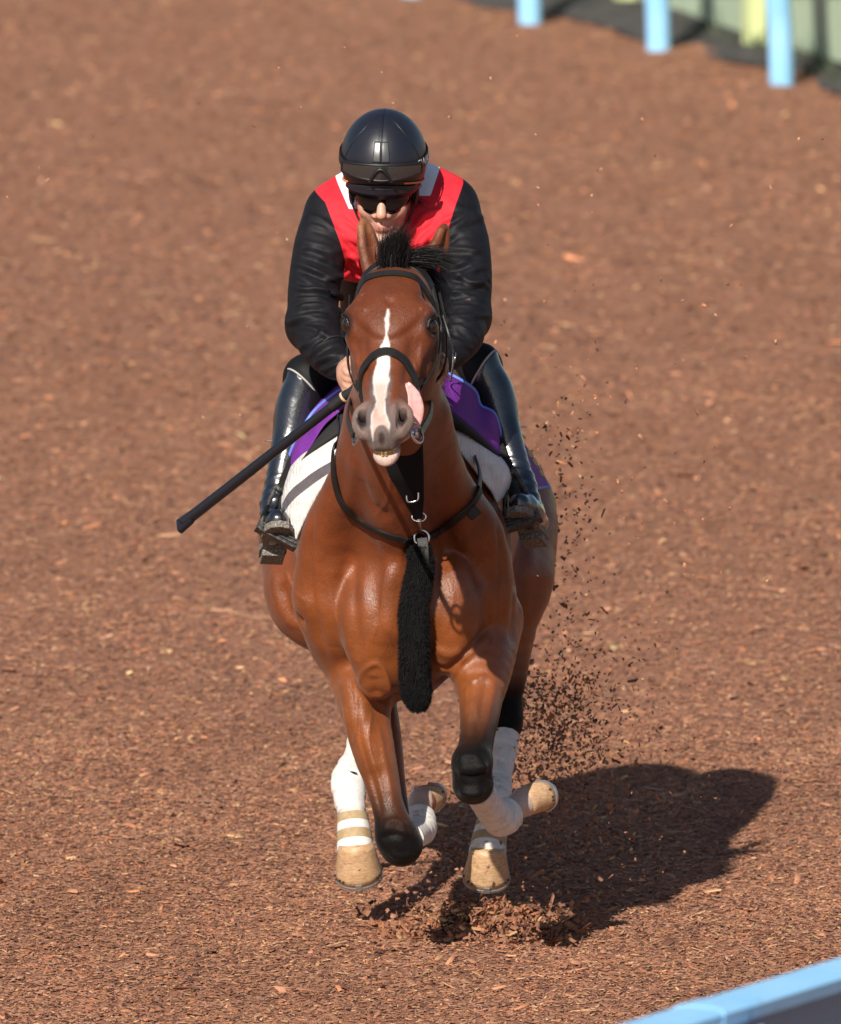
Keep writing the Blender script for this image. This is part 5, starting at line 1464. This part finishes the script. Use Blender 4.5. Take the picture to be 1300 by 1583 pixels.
bl = layer('felt_layer', [[(552, 622, .35), (527, 664, .33), (482, 698, .35), (455, 732, .40), (441, 770, .41), (437, 788, .42)],
                          [(552, 606, .46), (522, 640, .44), (492, 676, .44), (460, 722, .45), (436, 760, .46), (430, 782, .47)],
                          [(550, 585, .90), (520, 612, .90), (484, 655, .90), (455, 700, .90), (436, 735, .90), (430, 752, .90)]], mblk.m, sad, .010)
br = layer('felt_layer', [[(664, 616, .33), (680, 648, .30), (722, 670, .33), (758, 698, .40), (784, 728, .41), (790, 742, .42)],
                          [(666, 600, .38), (680, 624, .35), (708, 646, .35), (740, 674, .39), (770, 704, .46), (792, 734, .47)],
                          [(674, 575, .90), (692, 600, .90), (730, 630, .90), (765, 665, .90), (790, 695, .90), (800, 715, .90)]], mblk.m, sad, .010)
pl = layer('cloth_side', [[(552, 604, .40), (527, 634, .37), (500, 660, .38), (474, 700, .40), (455, 730, .43), (446, 748, .45)],
                          [(552, 590, .46), (518, 610, .44), (489, 634, .49), (472, 660, .49), (452, 694, .50), (440, 738, .52)],
                          [(550, 575, .80), (515, 595, .80), (470, 640, .80), (440, 690, .80), (424, 735, .80), (418, 765, .80)],
                          [(550, 570, 1.06), (515, 600, 1.06), (466, 650, 1.08), (434, 700, 1.09), (412, 740, 1.10), (404, 772, 1.10)]], mpur.m, s_cl, .004, noise_amp=.003)
pr = layer('cloth_side', [[(664, 596, .38), (682, 620, .34), (708, 644, .34), (738, 670, .38), (760, 696, .42), (776, 716, .45)],
                          [(676, 572, .46), (712, 590, .44), (734, 607, .495), (742, 628, .495), (766, 644, .50), (778, 700, .52)],
                          [(676, 560, .80), (705, 585, .80), (745, 625, .80), (775, 665, .80), (800, 712, .80), (812, 750, .80)],
                          [(676, 565, 1.06), (708, 592, 1.06), (765, 640, 1.08), (806, 682, 1.09), (832, 722, 1.10), (850, 752, 1.10)]], mpur.m, s_cl, .004, noise_amp=.003, seed=4)
for (o, V), nm in ((pl, 'l'), (pr, 'r')):
    e = V[:, 7]                                     # folded front ridge
    mesh_obj('edging', *tube(spline(V[:, 7], 14), [.0075] * 14, 8, 50, True, None, .6), M_BLUE, o)
    b_ = V[-1, :]
    mesh_obj('edging', *tube(spline(b_, 12), [.0045] * 12, 8, 40, True, None, .7), M_BLUE, o)
# saddle: seat, pommel, flaps, leathers, irons
seat = layer('seat', [[(560, 600, .52), (588, 572, .50), (612, 560, .49), (640, 570, .50), (668, 596, .52)],
                      [(560, 585, .70), (588, 566, .70), (612, 560, .70), (640, 564, .70), (668, 580, .70)],
                      [(552, 560, .92), (588, 540, .92), (612, 534, .92), (640, 538, .92), (676, 556, .92)]], M_LEA, sad, .02)
M_TANE = Mat('tan_flap_edge', (.20, .12, .09), .6).m
fl_, flV = layer('flap', [[(556, 592, .56), (524, 602, .545), (494, 630, .54), (476, 655, .54), (462, 690, .55), (452, 722, .56)],
               [(552, 575, .85), (512, 590, .85), (476, 630, .85), (452, 670, .85), (438, 705, .85), (430, 740, .85)]], M_LEA, sad, .006)
mesh_obj('flap_edge', *tube(spline(flV[:, 0], 12), [.0042] * 12, 8, 40, True, None, .6), M_TANE, fl_)
fr2, frV = layer('flap', [[(672, 588, .56), (708, 596, .545), (734, 614, .54), (748, 636, .54), (768, 660, .55), (782, 700, .56)],
               [(676, 570, .85), (708, 580, .85), (742, 620, .85), (770, 655, .85), (790, 690, .85), (800, 720, .85)]], M_LEA, sad, .006)
# gold letters on the rear of the cloth
def glyph(quads, parent):
    """raised strokes on the cloth: each quad is (px, py) corners at cloth depth"""
    for qd_ in quads:
        P = [W(x, y, Yd) for x, y, Yd in qd_]; c = np.mean(P, 0)
        nv = nrm(np.cross(P[1] - P[0], P[2] - P[0])); nv = nv if nv[1] < 0 else -nv
        V = [p + nv * .002 for p in P] + [p - nv * .004 for p in P]; k = len(P)
        mesh_obj('letter', V, [tuple(range(k)), tuple(range(2 * k - 1, k - 1, -1))] + [(i, k + i, k + (i + 1) % k, (i + 1) % k) for i in range(k)], M_GOLD, parent, smooth=False)

glyph([[(814, 698, 1.05), (820, 695, 1.06), (825, 705, 1.06), (819, 708, 1.05)], [(821, 711, 1.06), (827, 708, 1.07), (832, 719, 1.07), (826, 722, 1.06)],
       [(832, 728, 1.07), (836, 726, 1.08), (840, 735, 1.08), (836, 738, 1.07)], [(818, 714, 1.05), (820, 713, 1.05), (827, 725, 1.06), (825, 726, 1.06)],
       [(834, 719, 1.08), (836, 718, 1.08), (842, 736, 1.085), (840, 737, 1.085)], [(829, 722, 1.07), (831, 721, 1.07), (834, 728, 1.07), (832, 729, 1.07)],
       [(817, 735, 1.05), (825, 730, 1.05), (831, 737, 1.06), (826, 742, 1.06), (821, 743, 1.06), (816, 740, 1.05)],
       [(805, 672, 1.04), (807, 671, 1.04), (813, 676, 1.05), (811, 678, 1.05)], [(413, 726, 1.04), (420, 720, 1.04), (422, 728, 1.04), (416, 734, 1.04)]], s_cl)
# stirrups
mir = Mat('scuffed_black_iron', (.020, .019, .018), .5); mir.base(mir.ramp(mir.noise(90, 5), [(.45, (.012, .012, .012)), (.75, (.12, .11, .10))])); M_IRON = mir.m
for A_, B_, C_, L_ in ((W(401, 814, .34), W(456, 843, .34), W(432, 758, .40), W(462, 690, .50)), (W(779, 816, .34), W(833, 798, .34), W(790, 732, .40), W(765, 670, .50))):
    ir = mesh_obj('stirrup_iron', *tube([A_, A_ * .6 + C_ * .4 + (A_ - B_) * .05, C_ + (A_ - B_) * .12, C_, C_ + (B_ - A_) * .12, B_ * .6 + C_ * .4 + (B_ - A_) * .05, B_], [.009, .008, .008, .009, .008, .008, .009], 10, 50, True, (0, -1, 0), .8), M_IRON, sad)
    ax = nrm(B_ - A_); dz_ = np.array([0, 1, -.45]); dz_ = nrm(dz_ - ax * (dz_ @ ax)); nz_ = np.cross(ax, dz_)
    mesh_obj('tread', *box_between((A_ + B_) / 2 + dz_ * .005, ax, dz_, nz_, np.linalg.norm(B_ - A_) + .012, .055, .020), M_IRON, ir, smooth=False)
    for q in (-.012, -.002, .008):
        mesh_obj('tread_rib', *box_between((A_ + B_) / 2 - dz_ * .024 + nz_ * q, ax, dz_, nz_, np.linalg.norm(B_ - A_) - .004, .008, .004), M_IRON, ir, smooth=False)
    mesh_obj('stirrup_leather', *strap([C_, C_ * .5 + L_ * .5, L_], [(0, -1, .2)] * 3, .022, .005, 16), M_LEA, sad, smooth=False)
# girth and strap behind the foreleg
gy = .62; gp = []; gn = []
for a in np.linspace(-20, 200, 23):
    d = np.array([math.cos(math.radians(a)), 0, -math.sin(math.radians(a))]); r_ = hit(np.array([HX, gy, 1.15]) + d * .7, -d)
    if r_: gp.append(r_[0] + r_[1] * .006); gn.append(r_[1])
mesh_obj('girth', *strap(gp, gn, .09, .008, 60), M_LEA, sad, smooth=False)

# ---------------------------------------------------------------- whip
mw = Mat('black_whip_leather', (.010, .011, .016), .34, **{'Specular IOR Level': .5}); mw.bump(mw.noise(120, 3, vec=mw.scaled((1, 1, 1))), .2, .001)
wa, wb = GRIP_L + np.array([.03, -.03, .008]), W(284, 808, .30)
wp = [wa + (wb - wa) * t for t in (0, .2, .45, .75, 1)]
whip = mesh_obj('riding_whip', *tube(wp, [.0110, .0135, .0145, .0150, .0155], 16, 60, True, (0, -.6, .8), .9), mw.m)
tag(whip, 'black padded riding whip held out sideways in the rider hand', 'whip')
wt = nrm(wb - wa)
mesh_obj('whip_flap', *strap([wb - wt * .03, wb + wt * .006, wb + wt * .018], [(0, -.6, .8)] * 3, [.034, .042, .044], .016, 12), mw.m, whip, smooth=False)
mesh_obj('grip', *tube([wa + (wb - wa) * .02, wa + (wb - wa) * .10, wa + (wb - wa) * .19], [.0128, .0140, .0145], 14, 60, True, None, 1.0, lambda t, th: .05 * math.sin(60 * t * 3.14)), M_STRAP, whip)
mesh_obj('grip_band', *tube([wa + (wb - wa) * .115, wa + (wb - wa) * .125], [.0155, .0155], 14, 4), Mat('tan_band', (.55, .38, .24), .6).m, whip)
